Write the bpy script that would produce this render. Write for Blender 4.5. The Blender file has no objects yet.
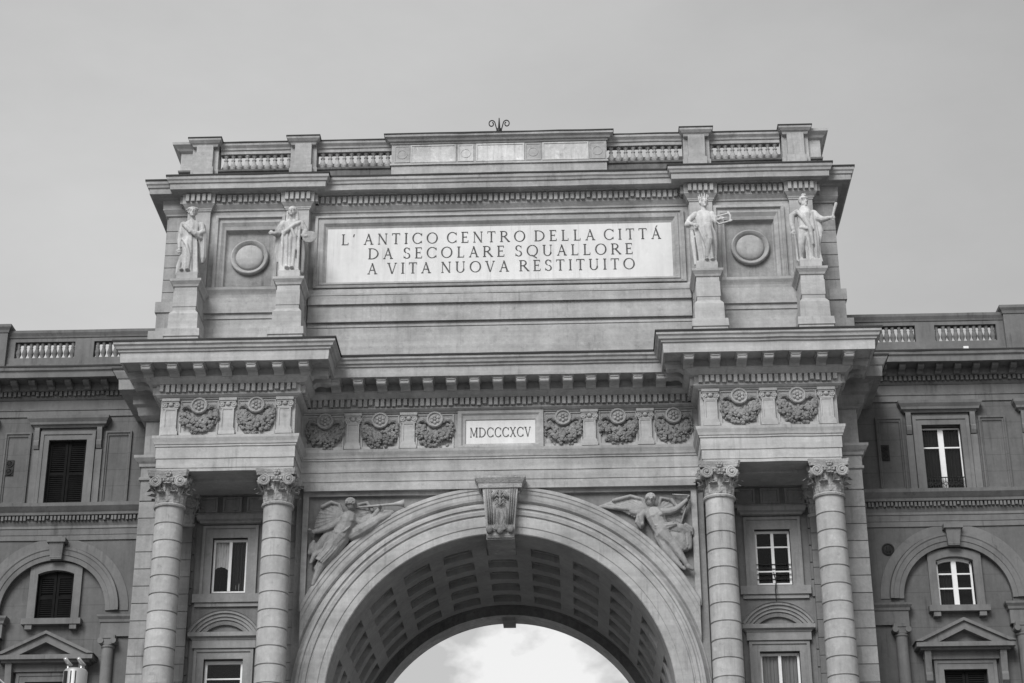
import bpy, bmesh, math, random
from mathutils import Vector, Matrix
random.seed(7)
sc = bpy.context.scene
COL = sc.collection
R = math.radians

# ------------------------------------------------------------------ materials
def nt(name):
    m = bpy.data.materials.new(name); m.use_nodes = True
    t = m.node_tree; t.nodes.clear()
    out = t.nodes.new('ShaderNodeOutputMaterial')
    return m, t, out
def N(t, kind, **kw):
    n = t.nodes.new(kind)
    for k, v in kw.items():
        setattr(n, k, v)
    return n
def mathn(t, op, a, b=None, clamp=False):
    n = t.nodes.new('ShaderNodeMath'); n.operation = op; n.use_clamp = clamp
    for i, v in enumerate((a, b)):
        if v is None: continue
        if isinstance(v, (int, float)): n.inputs[i].default_value = v
        else: t.links.new(v, n.inputs[i])
    return n.outputs[0]
def maprange(t, v, a, b, c, d):
    n = t.nodes.new('ShaderNodeMapRange'); n.clamp = True
    t.links.new(v, n.inputs[0])
    for i, x in enumerate((a, b, c, d)): n.inputs[i + 1].default_value = x
    return n.outputs[0]
def noise(t, vec, scale, detail=4, rough=.55, stretch=None):
    if stretch:
        mp = t.nodes.new('ShaderNodeMapping'); mp.inputs['Scale'].default_value = stretch
        t.links.new(vec, mp.inputs[0]); vec = mp.outputs[0]
    n = t.nodes.new('ShaderNodeTexNoise'); n.inputs['Scale'].default_value = scale
    n.inputs['Detail'].default_value = detail; n.inputs['Roughness'].default_value = rough
    t.links.new(vec, n.inputs['Vector'])
    return n.outputs['Fac']
def stone(name, base, var=.25, streak=.22, spots=.2, rough=.85, bump=.25, bands=0.0, joints=None, courses=None):
    """weathered stone or plaster: cloudy tone, run-down streaks, fine grain and dark specks; neutral grey photograph"""
    m, t, out = nt(name)
    g = t.nodes.new('ShaderNodeNewGeometry'); P = g.outputs['Position']
    a = maprange(t, noise(t, P, .55, 5, .6), .3, .7, 1 - var, 1 + var * .7)
    b = maprange(t, noise(t, P, 1.0, 4, .6, (3.2, 3.2, .28)), .42, .75, 1.0, 1 - streak)
    c = maprange(t, noise(t, P, 7.0, 6, .7), .3, .7, 1 - var * .45, 1 + var * .4)
    d = maprange(t, noise(t, P, 2.3, 7, .75), .58, .72, 1.0, 1 - spots)
    v = mathn(t, 'MULTIPLY', mathn(t, 'MULTIPLY', a, b), mathn(t, 'MULTIPLY', c, d))
    # narrow soot runs in broken groups, and pale washed patches
    run = maprange(t, noise(t, P, 1.0, 5, .7, (7.5, 7.5, .35)), .52, .70, 1.0, 0.0)
    grp = maprange(t, noise(t, P, .9, 3, .5), .45, .62, 0.0, 1.0)
    run = mathn(t, 'SUBTRACT', 1.0, mathn(t, 'MULTIPLY', mathn(t, 'MULTIPLY', mathn(t, 'SUBTRACT', 1.0, run), grp), min(.6, streak*1.9)))
    pale = maprange(t, noise(t, P, 3.4, 6, .7), .55, .74, 1.0, 1.0 + spots*.75)
    v = mathn(t, 'MULTIPLY', mathn(t, 'MULTIPLY', v, run), pale)
    if bands:
        e = maprange(t, noise(t, P, 1.0, 5, .65, (.10, .10, 3.6)), .35, .65, 1 - bands, 1 + bands * .6)
        v = mathn(t, 'MULTIPLY', v, e)
    hgt = noise(t, P, 14.0, 6, .7)
    if joints:
        sx = t.nodes.new('ShaderNodeSeparateXYZ'); t.links.new(P, sx.inputs[0])
        fr = mathn(t, 'FRACT', mathn(t, 'MULTIPLY', sx.outputs[2], 1.0 / joints))
        j = maprange(t, mathn(t, 'ABSOLUTE', mathn(t, 'SUBTRACT', fr, .5)), .0, .035, .72, 1.0)
        v = mathn(t, 'MULTIPLY', v, j)
    if courses:      # every block of stone has its own shade
        sx = t.nodes.new('ShaderNodeSeparateXYZ'); t.links.new(P, sx.inputs[0])
        fz = mathn(t, 'FLOOR', mathn(t, 'DIVIDE', mathn(t, 'SUBTRACT', sx.outputs[2], courses[0]), courses[1]))
        fx = mathn(t, 'FLOOR', mathn(t, 'DIVIDE', sx.outputs[0], 1.7))
        cx_ = t.nodes.new('ShaderNodeCombineXYZ'); t.links.new(fz, cx_.inputs[0]); t.links.new(fx, cx_.inputs[1])
        wn = t.nodes.new('ShaderNodeTexWhiteNoise'); t.links.new(cx_.outputs[0], wn.inputs['Vector'])
        v = mathn(t, 'MULTIPLY', v, maprange(t, wn.outputs['Value'], 0, 1, 1 - courses[2], 1 + courses[2]))
    v = mathn(t, 'MULTIPLY', v, base, clamp=True)
    cc = t.nodes.new('ShaderNodeCombineColor')
    for i in range(3): t.links.new(v, cc.inputs[i])
    bs = t.nodes.new('ShaderNodeBsdfPrincipled')
    t.links.new(cc.outputs[0], bs.inputs['Base Color'])
    bs.inputs['Roughness'].default_value = rough
    bs.inputs['Specular IOR Level'].default_value = .25
    bp = t.nodes.new('ShaderNodeBump'); bp.inputs['Strength'].default_value = bump; bp.inputs['Distance'].default_value = .04
    t.links.new(hgt, bp.inputs['Height']); t.links.new(bp.outputs[0], bs.inputs['Normal'])
    t.links.new(bs.outputs[0], out.inputs[0])
    return m
def plain(name, base, rough=.6, metal=0.0, var=.12, spec=.12):
    m, t, out = nt(name)
    g = t.nodes.new('ShaderNodeNewGeometry')
    v = mathn(t, 'MULTIPLY', maprange(t, noise(t, g.outputs['Position'], 5.0, 5, .65), .3, .7, 1 - var, 1 + var), base)
    cc = t.nodes.new('ShaderNodeCombineColor')
    for i in range(3): t.links.new(v, cc.inputs[i])
    bs = t.nodes.new('ShaderNodeBsdfPrincipled')
    t.links.new(cc.outputs[0], bs.inputs['Base Color'])
    bs.inputs['Roughness'].default_value = rough; bs.inputs['Metallic'].default_value = metal
    bs.inputs['Specular IOR Level'].default_value = spec
    t.links.new(bs.outputs[0], out.inputs[0])
    return m
def glass(name):
    m, t, out = nt(name)
    tr = t.nodes.new('ShaderNodeBsdfTransparent'); tr.inputs[0].default_value = (.8, .8, .8, 1)
    gl = t.nodes.new('ShaderNodeBsdfGlossy'); gl.inputs['Roughness'].default_value = .03
    g = t.nodes.new('ShaderNodeNewGeometry')
    bp = t.nodes.new('ShaderNodeBump'); bp.inputs['Strength'].default_value = .05; bp.inputs['Distance'].default_value = .05
    t.links.new(noise(t, g.outputs['Position'], 1.5, 2), bp.inputs['Height']); t.links.new(bp.outputs[0], gl.inputs['Normal'])
    fr = t.nodes.new('ShaderNodeFresnel'); fr.inputs[0].default_value = 1.38
    mx = t.nodes.new('ShaderNodeMixShader')
    t.links.new(fr.outputs[0], mx.inputs[0]); t.links.new(tr.outputs[0], mx.inputs[1]); t.links.new(gl.outputs[0], mx.inputs[2])
    t.links.new(mx.outputs[0], out.inputs[0])
    return m

M = {
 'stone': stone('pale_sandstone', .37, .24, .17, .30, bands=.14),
 'pav':   stone('pale_clean_sandstone', .42, .2, .16, .26, bands=.12),
 'attic': stone('grey_weathered_sandstone', .38, .26, .16, .30, bands=.12),
 'drum':  stone('column_stone', .38, .24, .2, .36, courses=(22.30, .605, .09)),
 'block': stone('rusticated_stone', .30, .25, .2, .25, courses=(23.73, .605, .12)),
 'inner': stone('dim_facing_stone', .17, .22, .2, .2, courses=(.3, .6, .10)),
 'casing': stone('window_stone', .25, .2, .2, .2),
 'soffit': stone('vault_stone', .33, .2, .12, .3),
 'carved': stone('carved_stone', .37, .35, .2, .5, bump=.9),
 'garland': stone('dirty_carved_stone', .25, .4, .2, .5, bump=1.0),
 'stain_shade': stone('stain_and_shade_stone', .15, .35, .3, .3),  # real stain on the parapet base, painted shade on the rear rib
 'marble': stone('white_marble', .62, .07, .12, .12, rough=.5, bump=.03),
 'statue': stone('weathered_marble', .53, .3, .45, .5, bump=.4),
 'plaster': stone('grey_plaster', .125, .2, .22, .2, bump=.1, joints=.62),
 'plaster_smooth': stone('plain_grey_plaster', .128, .2, .22, .2, bump=.1),
 'trim': stone('plaster_trim', .165, .2, .22, .2, bump=.12),
 'lead': plain('lead_flashing', .035, .6),
 'ink': plain('dark_letter_paint', .085, .8, 0, .5),
 'shutter': plain('dark_shutter_paint', .013, .8, 0, .2, .03),
 'white': plain('white_window_paint', .72, .45, 0, .06),
 'pane_sheet': plain('pale_pane_sheet', .75, .9),
 'blind': plain('grey_blind', .33, .9, 0, .05),
 'dim_curtain': plain('dim_curtain', .03, .9),
 'room': plain('dark_room', .012, .9),
 'iron': plain('wrought_iron', .03, .5, .3),
 'grille': plain('dark_grille', .03, .6),
 'panel': stone('pale_parapet_panel', .56, .3, .2, .5),
 'relief': stone('relief_stone', .31, .3, .2, .4, bump=.6),
 'field': stone('dark_field', .28, .35, .2, .3),
 'relief_ground': stone('relief_ground', .22, .25, .2, .3),
 'roof': stone('roof_covering', .06, .3, .1, .3),
 'steel': plain('brushed_steel', .34, .5, .35, .12, .4),
 'chrome': plain('polished_cap', .6, .35, .8, .02, .5),
 'black_canvas': plain('dark_canvas', .03, .8),
 'pale_edge': plain('pale_piping', .75, .5),
 'glass': glass('window_glass'),
 'paving': stone('stone_paving', .17, .2, 0.0, .2, bump=.3),
 'tarmac': stone('asphalt', .05, .15, 0.0, .1),
}

# ------------------------------------------------------------------ mesh helpers
class MB:
    def __init__(s): s.v = []; s.f = []
    def add(s, vs, fs):
        o = len(s.v); s.v += [tuple(p) for p in vs]; s.f += [tuple(i + o for i in f) for f in fs]
    def box(s, x0, x1, y0, y1, z0, z1):
        s.add([(x0,y0,z0),(x1,y0,z0),(x1,y1,z0),(x0,y1,z0),(x0,y0,z1),(x1,y0,z1),(x1,y1,z1),(x0,y1,z1)],
              [(0,3,2,1),(4,5,6,7),(0,1,5,4),(1,2,6,5),(2,3,7,6),(3,0,4,7)])
    def taper(s, a, b):
        """frustum between two rectangles (x0,x1,y0,y1,z)"""
        vs = []
        for (x0,x1,y0,y1,z) in (a, b): vs += [(x0,y0,z),(x1,y0,z),(x1,y1,z),(x0,y1,z)]
        s.add(vs, [(0,3,2,1),(4,5,6,7),(0,1,5,4),(1,2,6,5),(2,3,7,6),(3,0,4,7)])
    def quad(s, *p): s.add(p, [tuple(range(len(p)))])
    def prism_y(s, poly, y0, y1):
        """poly in (x,z) extruded along y"""
        n = len(poly)
        vs = [(x,y0,z) for x,z in poly] + [(x,y1,z) for x,z in poly]
        s.add(vs, [tuple(range(n)), tuple(range(2*n-1, n-1, -1))] + [(i,(i+1)%n,n+(i+1)%n,n+i) for i in range(n)])
    def prism_x(s, poly, x0, x1):
        """poly in (y,z) extruded along x"""
        n = len(poly)
        vs = [(x0,y,z) for y,z in poly] + [(x1,y,z) for y,z in poly]
        s.add(vs, [tuple(range(n)), tuple(range(2*n-1, n-1, -1))] + [(i,(i+1)%n,n+(i+1)%n,n+i) for i in range(n)])
    def sweep(s, path, prof):
        """moulding: prof = (outward d, z) carried along the plan path with mitred corners; outward is to the right of travel"""
        n = len(path); offs = []; rj = random.Random(int(abs(path[0][0]*97+prof[0][1]*31)))
        fine = [path[0]]; jit = [(0, 0)]
        for a, b in zip(path[:-1], path[1:]):
            l = math.hypot(b[0]-a[0], b[1]-a[1]); k = max(1, int(l/.85)) if l > 1.6 else 1
            for i in range(1, k+1):
                fine.append((a[0]+(b[0]-a[0])*i/k, a[1]+(b[1]-a[1])*i/k)); jit.append((rj.gauss(0, .005), rj.gauss(0, .004)) if i < k else (0, 0))
        path = fine; n = len(path)
        def nrm(a, b):
            dx, dy = b[0]-a[0], b[1]-a[1]; l = math.hypot(dx, dy); return (dy/l, -dx/l)
        for i in range(n):
            if i == 0: o = nrm(path[0], path[1])
            elif i == n-1: o = nrm(path[-2], path[-1])
            else:
                a, b = nrm(path[i-1], path[i]), nrm(path[i], path[i+1])
                k = 1 + a[0]*b[0] + a[1]*b[1]; o = ((a[0]+b[0])/k, (a[1]+b[1])/k)
            offs.append(o)
        m = len(prof); vs = []
        for (x, y), o, q in zip(path, offs, jit):
            vs += [(x+o[0]*(d+(q[0] if d > .03 else 0)), y+o[1]*(d+(q[0] if d > .03 else 0)), z+q[1]) for d, z in prof]
        fs = [(i*m+j, i*m+j+1, (i+1)*m+j+1, (i+1)*m+j) for i in range(n-1) for j in range(m-1)]
        fs += [tuple(range(m)), tuple(range((n-1)*m+m-1, (n-1)*m-1, -1))]
        s.add(vs, fs)
    def dentils(s, path, d0, d1, z0, z1, pitch, w, skip=.02):
        for a, b in zip(path[:-1], path[1:]):
            dx, dy = b[0]-a[0], b[1]-a[1]; l = math.hypot(dx, dy)
            if l < .25: continue
            tx, ty = dx/l, dy/l; nx, ny = ty, -tx
            k = max(1, int((l + d1*.6)/pitch)); st = (l - (k-1)*pitch)/2
            for i in range(k):
                c = st + i*pitch + random.gauss(0, .006); ps = []
                chip = random.choice((0, 0, 0, 0, 0, .012, .03, .06)) if l > 2 else 0
                for z in (z0+chip, z1):
                    for (u, d) in ((c-w/2, d1), (c+w/2, d1), (c+w/2, d0), (c-w/2, d0)):
                        ps.append((a[0]+tx*u+nx*d, a[1]+ty*u+ny*d, z))
                s.add(ps, [(0,3,2,1),(4,5,6,7),(0,1,5,4),(1,2,6,5),(2,3,7,6),(3,0,4,7)])
    def lathe(s, prof, cx=0, cy=0, n=24, a0=0, a1=360):
        """prof = (radius, z)"""
        full = a1 - a0 >= 360; k = n if full else n+1; vs = []
        for r, z in prof:
            for i in range(k):
                a = R(a0 + (a1-a0)*i/n); vs.append((cx+r*math.cos(a), cy+r*math.sin(a), z))
        fs = []
        for j in range(len(prof)-1):
            for i in range(n):
                i2 = (i+1) % k
                fs.append((j*k+i, j*k+i2, (j+1)*k+i2, (j+1)*k+i))
        fs += [tuple(range(k-1,-1,-1)), tuple(range((len(prof)-1)*k, len(prof)*k))]
        s.add(vs, fs)
    def disc_y(s, prof, cx, cz, n=32):
        """turned about the y axis: prof = (radius, y)"""
        vs = []
        for r, y in prof:
            for i in range(n):
                a = 2*math.pi*i/n; vs.append((cx+r*math.cos(a), y, cz+r*math.sin(a)))
        fs = [(j*n+i, j*n+(i+1)%n, (j+1)*n+(i+1)%n, (j+1)*n+i) for j in range(len(prof)-1) for i in range(n)]
        fs += [tuple(range(n-1,-1,-1)), tuple(range((len(prof)-1)*n, len(prof)*n))]
        s.add(vs, fs)
    def arc(s, cx, cz, prof, a0, a1, n=48):
        """arched moulding: prof = (radius, y) swept in the xz plane; angle from +x"""
        m = len(prof); vs = []
        for i in range(n+1):
            a = R(a0 + (a1-a0)*i/n)
            vs += [(cx+r*math.cos(a), y, cz+r*math.sin(a)) for r, y in prof]
        fs = [(i*m+j, i*m+j+1, (i+1)*m+j+1, (i+1)*m+j) for i in range(n) for j in range(m-1)]
        fs += [tuple(range(m)), tuple(range(n*m+m-1, n*m-1, -1))]
        s.add(vs, fs)
    def arch_face(s, x0, x1, zt, cx, cz, r, y, n=48, depth=None):
        """vertical face with a round-headed hole: strip between the arc and the top edge"""
        for i in range(n):
            a, b = math.pi*(1-i/n), math.pi*(1-(i+1)/n)
            p, q = (cx+r*math.cos(a), cz+r*math.sin(a)), (cx+r*math.cos(b), cz+r*math.sin(b))
            s.quad((p[0],y,p[1]), (q[0],y,q[1]), (q[0],y,zt), (p[0],y,zt))
            if depth: s.quad((p[0],y,p[1]), (q[0],y,q[1]), (q[0],y+depth,q[1]), (p[0],y+depth,p[1]))
        for a, b in ((x0, cx-r), (cx+r, x1)):
            if b-a > 1e-4: s.quad((a,y,0), (b,y,0), (b,y,zt), (a,y,zt))
        if depth:
            for x in (cx-r, cx+r): s.quad((x,y,0), (x,y,cz), (x,y+depth,cz), (x,y+depth,0))
    def wall(s, x0, x1, z0, z1, y, holes, depth=.3):
        xs = sorted({x0, x1, *[h[0] for h in holes], *[h[1] for h in holes]})
        zs = sorted({z0, z1, *[h[2] for h in holes], *[h[3] for h in holes]})
        xs = [x for x in xs if x0-1e-6 <= x <= x1+1e-6]; zs = [z for z in zs if z0-1e-6 <= z <= z1+1e-6]
        for a, b in zip(xs[:-1], xs[1:]):
            for c, d in zip(zs[:-1], zs[1:]):
                mx, mz = (a+b)/2, (c+d)/2
                if any(h[0] < mx < h[1] and h[2] < mz < h[3] for h in holes): continue
                s.quad((a,y,c), (b,y,c), (b,y,d), (a,y,d))
        for h in holes:
            a, b, c, d = h[:4]; Y = y+depth
            s.quad((a,y,c),(a,y,d),(a,Y,d),(a,Y,c)); s.quad((b,y,c),(b,y,d),(b,Y,d),(b,Y,c))
            s.quad((a,y,c),(b,y,c),(b,Y,c),(a,Y,c)); s.quad((a,y,d),(b,y,d),(b,Y,d),(a,Y,d))
    def frame(s, rects, fill=False):
        """nested rectangles (x0,x1,z0,z1,y) joined by bands: door cases, panels, picture frames"""
        vs = []
        for x0,x1,z0,z1,y in rects: vs += [(x0,y,z0),(x1,y,z0),(x1,y,z1),(x0,y,z1)]
        fs = [(j*4+i, j*4+(i+1)%4, (j+1)*4+(i+1)%4, (j+1)*4+i) for j in range(len(rects)-1) for i in range(4)]
        if fill: fs.append(tuple((len(rects)-1)*4+i for i in range(4)))
        s.add(vs, fs)
    def tube(s, pts, rad, n=8):
        """closed tube through points; rad is one radius or one per point"""
        k = len(pts); P = [Vector(p) for p in pts]
        rr = rad if isinstance(rad, (list, tuple)) else [rad]*k
        vs = []; up = Vector((0, 0, 1)); prev = None
        for i in range(k):
            t = (P[min(i+1, k-1)] - P[max(i-1, 0)]).normalized()
            a = up if abs(t.dot(up)) < .95 else Vector((1, 0, 0))
            if prev is not None and (prev - t*prev.dot(t)).length > 1e-3: u = (prev - t*prev.dot(t)).normalized()
            else: u = t.cross(a).normalized()
            prev = u; w = t.cross(u)
            for j in range(n):
                q = 2*math.pi*j/n; vs.append(P[i] + (u*math.cos(q) + w*math.sin(q))*rr[i])
        fs = [(i*n+j, i*n+(j+1)%n, (i+1)*n+(j+1)%n, (i+1)*n+j) for i in range(k-1) for j in range(n)]
        fs += [tuple(range(n-1,-1,-1)), tuple(range((k-1)*n, k*n))]
        s.add(vs, fs)
    def limb(s, pts, rads, n=10):
        """tube with rounded ends"""
        a, b = Vector(pts[0]), Vector(pts[1]); c, d = Vector(pts[-1]), Vector(pts[-2])
        ta, tc = (a-b).normalized(), (c-d).normalized(); r0, r1 = rads[0], rads[-1]
        pp = [a+ta*r0*.95, a+ta*r0*.65] + list(pts) + [c+tc*r1*.65, c+tc*r1*.95]
        s.tube(pp, [r0*.3, r0*.76] + list(rads) + [r1*.76, r1*.3], n)
    def ball(s, c, r, rot=None, n=12, m=8):
        """ellipsoid, closed"""
        if isinstance(r, (int, float)): r = (r, r, r)
        vs = []; c = Vector(c)
        def tr(p):
            p = Vector((p[0]*r[0], p[1]*r[1], p[2]*r[2]))
            return c + (rot @ p if rot else p)
        vs.append(tr((0,0,1)))
        for j in range(1, m):
            t = math.pi*j/m
            for i in range(n):
                a = 2*math.pi*i/n; vs.append(tr((math.sin(t)*math.cos(a), math.sin(t)*math.sin(a), math.cos(t))))
        vs.append(tr((0,0,-1))); fs = []
        for i in range(n): fs.append((0, 1+i, 1+(i+1)%n))
        for j in range(m-2):
            for i in range(n): fs.append((1+j*n+i, 1+(j+1)*n+i, 1+(j+1)*n+(i+1)%n, 1+j*n+(i+1)%n))
        L = 1+(m-1)*n
        for i in range(n): fs.append((L, 1+(m-2)*n+(i+1)%n, 1+(m-2)*n+i))
        s.add(vs, fs)
    def mesh(s, name, mat, off=(0,0,0), smooth=False, bevel=0, remesh=0, sm=0):
        me = bpy.data.meshes.new(name)
        me.from_pydata([(x-off[0], y-off[1], z-off[2]) for x,y,z in s.v], [], s.f); me.update()
        bm = bmesh.new(); bm.from_mesh(me)
        bmesh.ops.recalc_face_normals(bm, faces=bm.faces)
        bm.to_mesh(me); bm.free()
        if remesh:
            o = bpy.data.objects.new(name, me); COL.objects.link(o)
            md = o.modifiers.new('r', 'REMESH'); md.mode = 'VOXEL'; md.voxel_size = remesh; md.use_smooth_shade = True
            if sm:
                m2 = o.modifiers.new('s', 'SMOOTH'); m2.iterations = sm; m2.factor = .5
            dg = bpy.context.evaluated_depsgraph_get(); dg.update()
            me2 = bpy.data.meshes.new_from_object(o.evaluated_get(dg))
            bpy.data.objects.remove(o); bpy.data.meshes.remove(me)
            me = me2; me.name = name; me.materials.clear(); smooth = True
        me.materials.append(mat)
        if smooth:
            for p in me.polygons: p.use_smooth = True
        return me
    def build(s, name, mat, parent=None, smooth=False, remesh=0, sm=0, loc=None):
        off = worldloc(parent) if parent else Vector((0,0,0))
        if loc: off = off + Vector(loc)
        o = bpy.data.objects.new(name, s.mesh(name, mat, off, smooth, 0, remesh, sm))
        COL.objects.link(o)
        if parent: o.parent = parent
        if loc: o.location = loc
        return o
def worldloc(o):
    v = Vector((0,0,0))
    while o: v = v + Vector(o.location); o = o.parent
    return v
def inst(o, parent, loc, scale=None, rotz=None):
    """linked copy of a part with copies of its children"""
    c = o.copy(); COL.objects.link(c); c.parent = parent; c.location = loc
    if scale: c.scale = scale
    if rotz is not None: c.rotation_euler = (0, 0, rotz)
    for ch in o.children:
        d = ch.copy(); COL.objects.link(d); d.parent = c
    return c
def thing(name, label, cat, loc=(0,0,0), group=None):
    o = bpy.data.objects.new(name, None); COL.objects.link(o); o.location = loc; o.empty_display_size = .3
    o['label'] = label; o['category'] = cat
    if group: o['group'] = group
    return o
def tag(o, label, cat, group=None):
    o['label'] = label; o['category'] = cat
    if group: o['group'] = group
    return o
def mir(path): return path + [(-x, y) for x, y in reversed(path)]

# ------------------------------------------------------------------ roman capitals (strokes with serifs)
TK, TN, SF = .118, .052, .05
def glyph(ch):
    """returns advance width, list of polygons in a unit-height box"""
    P = []
    def bar(x0, z0, x1, z1, w):
        dx, dz = x1-x0, z1-z0; l = math.hypot(dx, dz)
        if abs(dz) > abs(dx):   # cut flat at the foot and head
            h = w/2*l/abs(dz); P.append([(x0-h,z0),(x0+h,z0),(x1+h,z1),(x1-h,z1)])
        else:
            h = w/2; P.append([(x0,z0-h),(x1,z1-h),(x1,z1+h),(x0,z0+h)])
    def serif(x, z, w=.2): P.append([(x-w/2, z), (x+w/2, z), (x+w/2, z+SF), (x-w/2, z+SF)])
    def stem(x, t=TK, a=0, b=1, s0=True, s1=True):
        bar(x, a, x, b, t)
        if s0: serif(x, a, t+.14)
        if s1: serif(x, b-SF, t+.14)
    def ring(cx, cz, rx, rz, a0, a1, n=20):
        for i in range(n):
            q = []
            for a in (a0+(a1-a0)*i/n, a0+(a1-a0)*(i+1)/n):
                a = R(a); w = TN + (TK-TN)*abs(math.cos(a))**1.3
                q.append(((cx+(rx-w)*math.cos(a), cz+(rz-w*.75)*math.sin(a)), (cx+rx*math.cos(a), cz+rz*math.sin(a))))
            P.append([q[0][0], q[0][1], q[1][1], q[1][0]])
    w = .6
    if ch == 'L': stem(.16); bar(.16, SF/2, .58, SF/2, SF); bar(.57, 0, .59, .2, TN*.8); w = .64
    elif ch == "'": bar(.06, .98, .0, .74, .08); w = .12
    elif ch == 'A' or ch == 'Á':
        bar(.1, 0, .41, 1, TN); bar(.7, 0, .39, 1, TK); bar(.2, .36, .6, .36, TN); serif(.1, 0); serif(.7, 0, .26); w = .8
        if ch == 'Á': bar(.40, 1.06, .52, 1.24, TN)
    elif ch == 'N': stem(.12, TN); stem(.72, TN, s0=False); bar(.12, .98, .72, .0, TK); w = .84
    elif ch == 'T': stem(.34, s1=False); bar(.0, 1-SF/2, .68, 1-SF/2, SF); bar(.02, .82, .02, 1, TN*.8); bar(.66, .82, .66, 1, TN*.8); w = .68
    elif ch == 'I': stem(.14); w = .28
    elif ch == 'C': ring(.46, .5, .46, .51, 42, 318, 26); bar(.8, .72, .8, .95, TN); bar(.8, .05, .8, .26, TN*.7); w = .84
    elif ch == 'O': ring(.48, .5, .48, .51, 0, 360, 32); w = .96
    elif ch == 'Q': ring(.48, .5, .48, .51, 0, 360, 32); bar(.42, .08, .86, -.2, TK*.8); w = .96
    elif ch == 'D': stem(.14); ring(.28, .5, .6, .5, -90, 90, 20); bar(.1, SF/2, .3, SF/2, SF); bar(.1, 1-SF/2, .3, 1-SF/2, SF); w = .9
    elif ch == 'E': stem(.14); bar(.14, SF/2, .58, SF/2, SF); bar(.14, 1-SF/2, .55, 1-SF/2, SF); bar(.14, .52, .44, .52, SF); bar(.57, 0, .59, .2, TN*.8); bar(.55, .82, .55, 1, TN*.8); bar(.44, .43, .44, .61, TN*.7); w = .62
    elif ch == 'R': stem(.14); ring(.3, .75, .34, .26, -90, 90, 14); bar(.12, 1-SF/2, .32, 1-SF/2, SF); bar(.12, .5, .32, .5, SF); bar(.78, 0, .36, .52, TK); serif(.76, 0, .2); w = .82
    elif ch == 'S': ring(.27, .76, .26, .25, 30, 262, 18); ring(.29, .25, .28, .26, -150, 88, 18); bar(.5, .74, .5, .96, TN*.7); bar(.03, .04, .03, .26, TN*.7); w = .58
    elif ch == 'U': stem(.14, a=.3, s0=False); stem(.7, TN, a=.3, s0=False); ring(.42, .33, .345, .35, 180, 360, 18); w = .84
    elif ch == 'V' or ch == 'W': bar(.1, 1, .4, 0, TK); bar(.7, 1, .42, 0, TN); serif(.1, 1-SF, .26); serif(.7, 1-SF); w = .8
    elif ch == 'M': stem(.12, TN); stem(.86, TK); bar(.14, 1, .5, .1, TK*.9); bar(.84, 1, .5, .1, TN); w = 1.0
    elif ch == 'X': bar(.1, 1, .66, 0, TK); bar(.66, 1, .1, 0, TN); serif(.1, 1-SF, .2); serif(.66, 1-SF, .2); serif(.1, 0); serif(.66, 0); w = .76
    return w, P
def lettering(mb, text, xa, xb, zbase, h, y0, y1, wordgap=.62, wide=.93):
    ws = [glyph(c)[0] if c != ' ' else None for c in text]
    hw = h*wide
    n_gap = sum(1 for a, b in zip(text[:-1], text[1:]) if a != ' ' and b != ' ')
    words = text.count(' ')
    tot = sum(w for w in ws if w)*hw + words*wordgap*hw
    tr = (xb-xa-tot)/n_gap if n_gap else 0
    x = xa
    for i, ch in enumerate(text):
        if ch == ' ': x += wordgap*hw; continue
        w, polys = glyph(ch)
        for k, p in enumerate(polys):
            e = .0006*(k % 7)
            mb.prism_y([(x+px*hw, zbase+pz*h) for px, pz in p], y0-e, y1)
        x += w*hw
        if i+1 < len(text) and text[i+1] != ' ': x += tr

# ================================================================== SETTING
g = MB(); g.box(-400, 400, -300, 500, -.5, 0)
o = g.build('ground', M['paving']); o['kind'] = 'structure'
g = MB(); g.box(-400, 400, -95, -86, -.02, .004)
o = g.build('road', M['tarmac']); o['kind'] = 'structure'

# ================================================================== THE ARCH
A = thing('triumphal_arch', 'large pale stone triumphal arch with four columns, statues and an inscribed attic', 'arch')

# ---- main walls
FY = 1.12                       # face of the centre entablature
XC, XP0, XP1 = 6.95, 6.86, 11.46
ZA = 16.5; RA = 5.78            # arch centre and radius
w = MB()
w.arch_face(-XC, XC, 24.2, 0, ZA, 6.9, 1.42, 64)
for s in (-1, 1):
    w.quad((s*XC,1.42,0), (s*XC,1.42,24.2), (s*XC,1.9,24.2), (s*XC,1.9,0))
core = MB()
core.box(-12.2, 12.2, 2.4, 11.1, 24.15, 35.4)
for s in (-1, 1):
    xs = sorted((s*XC, s*12.3)); 
    core.quad((s*12.3,1.9,0),(s*12.3,11.2,0),(s*12.3,11.2,28),(s*12.3,1.9,28))
    core.quad((s*6.95,11.2,0),(s*12.3,11.2,0),(s*12.3,11.2,28),(s*6.95,11.2,28))
core.arch_face(-6.95, 6.95, 28, 0, ZA, 5.5, 11.2, 48)
core.build('core_wall', M['block'], A)
w.build('spandrel_wall', M['relief_ground'], A)

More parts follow.
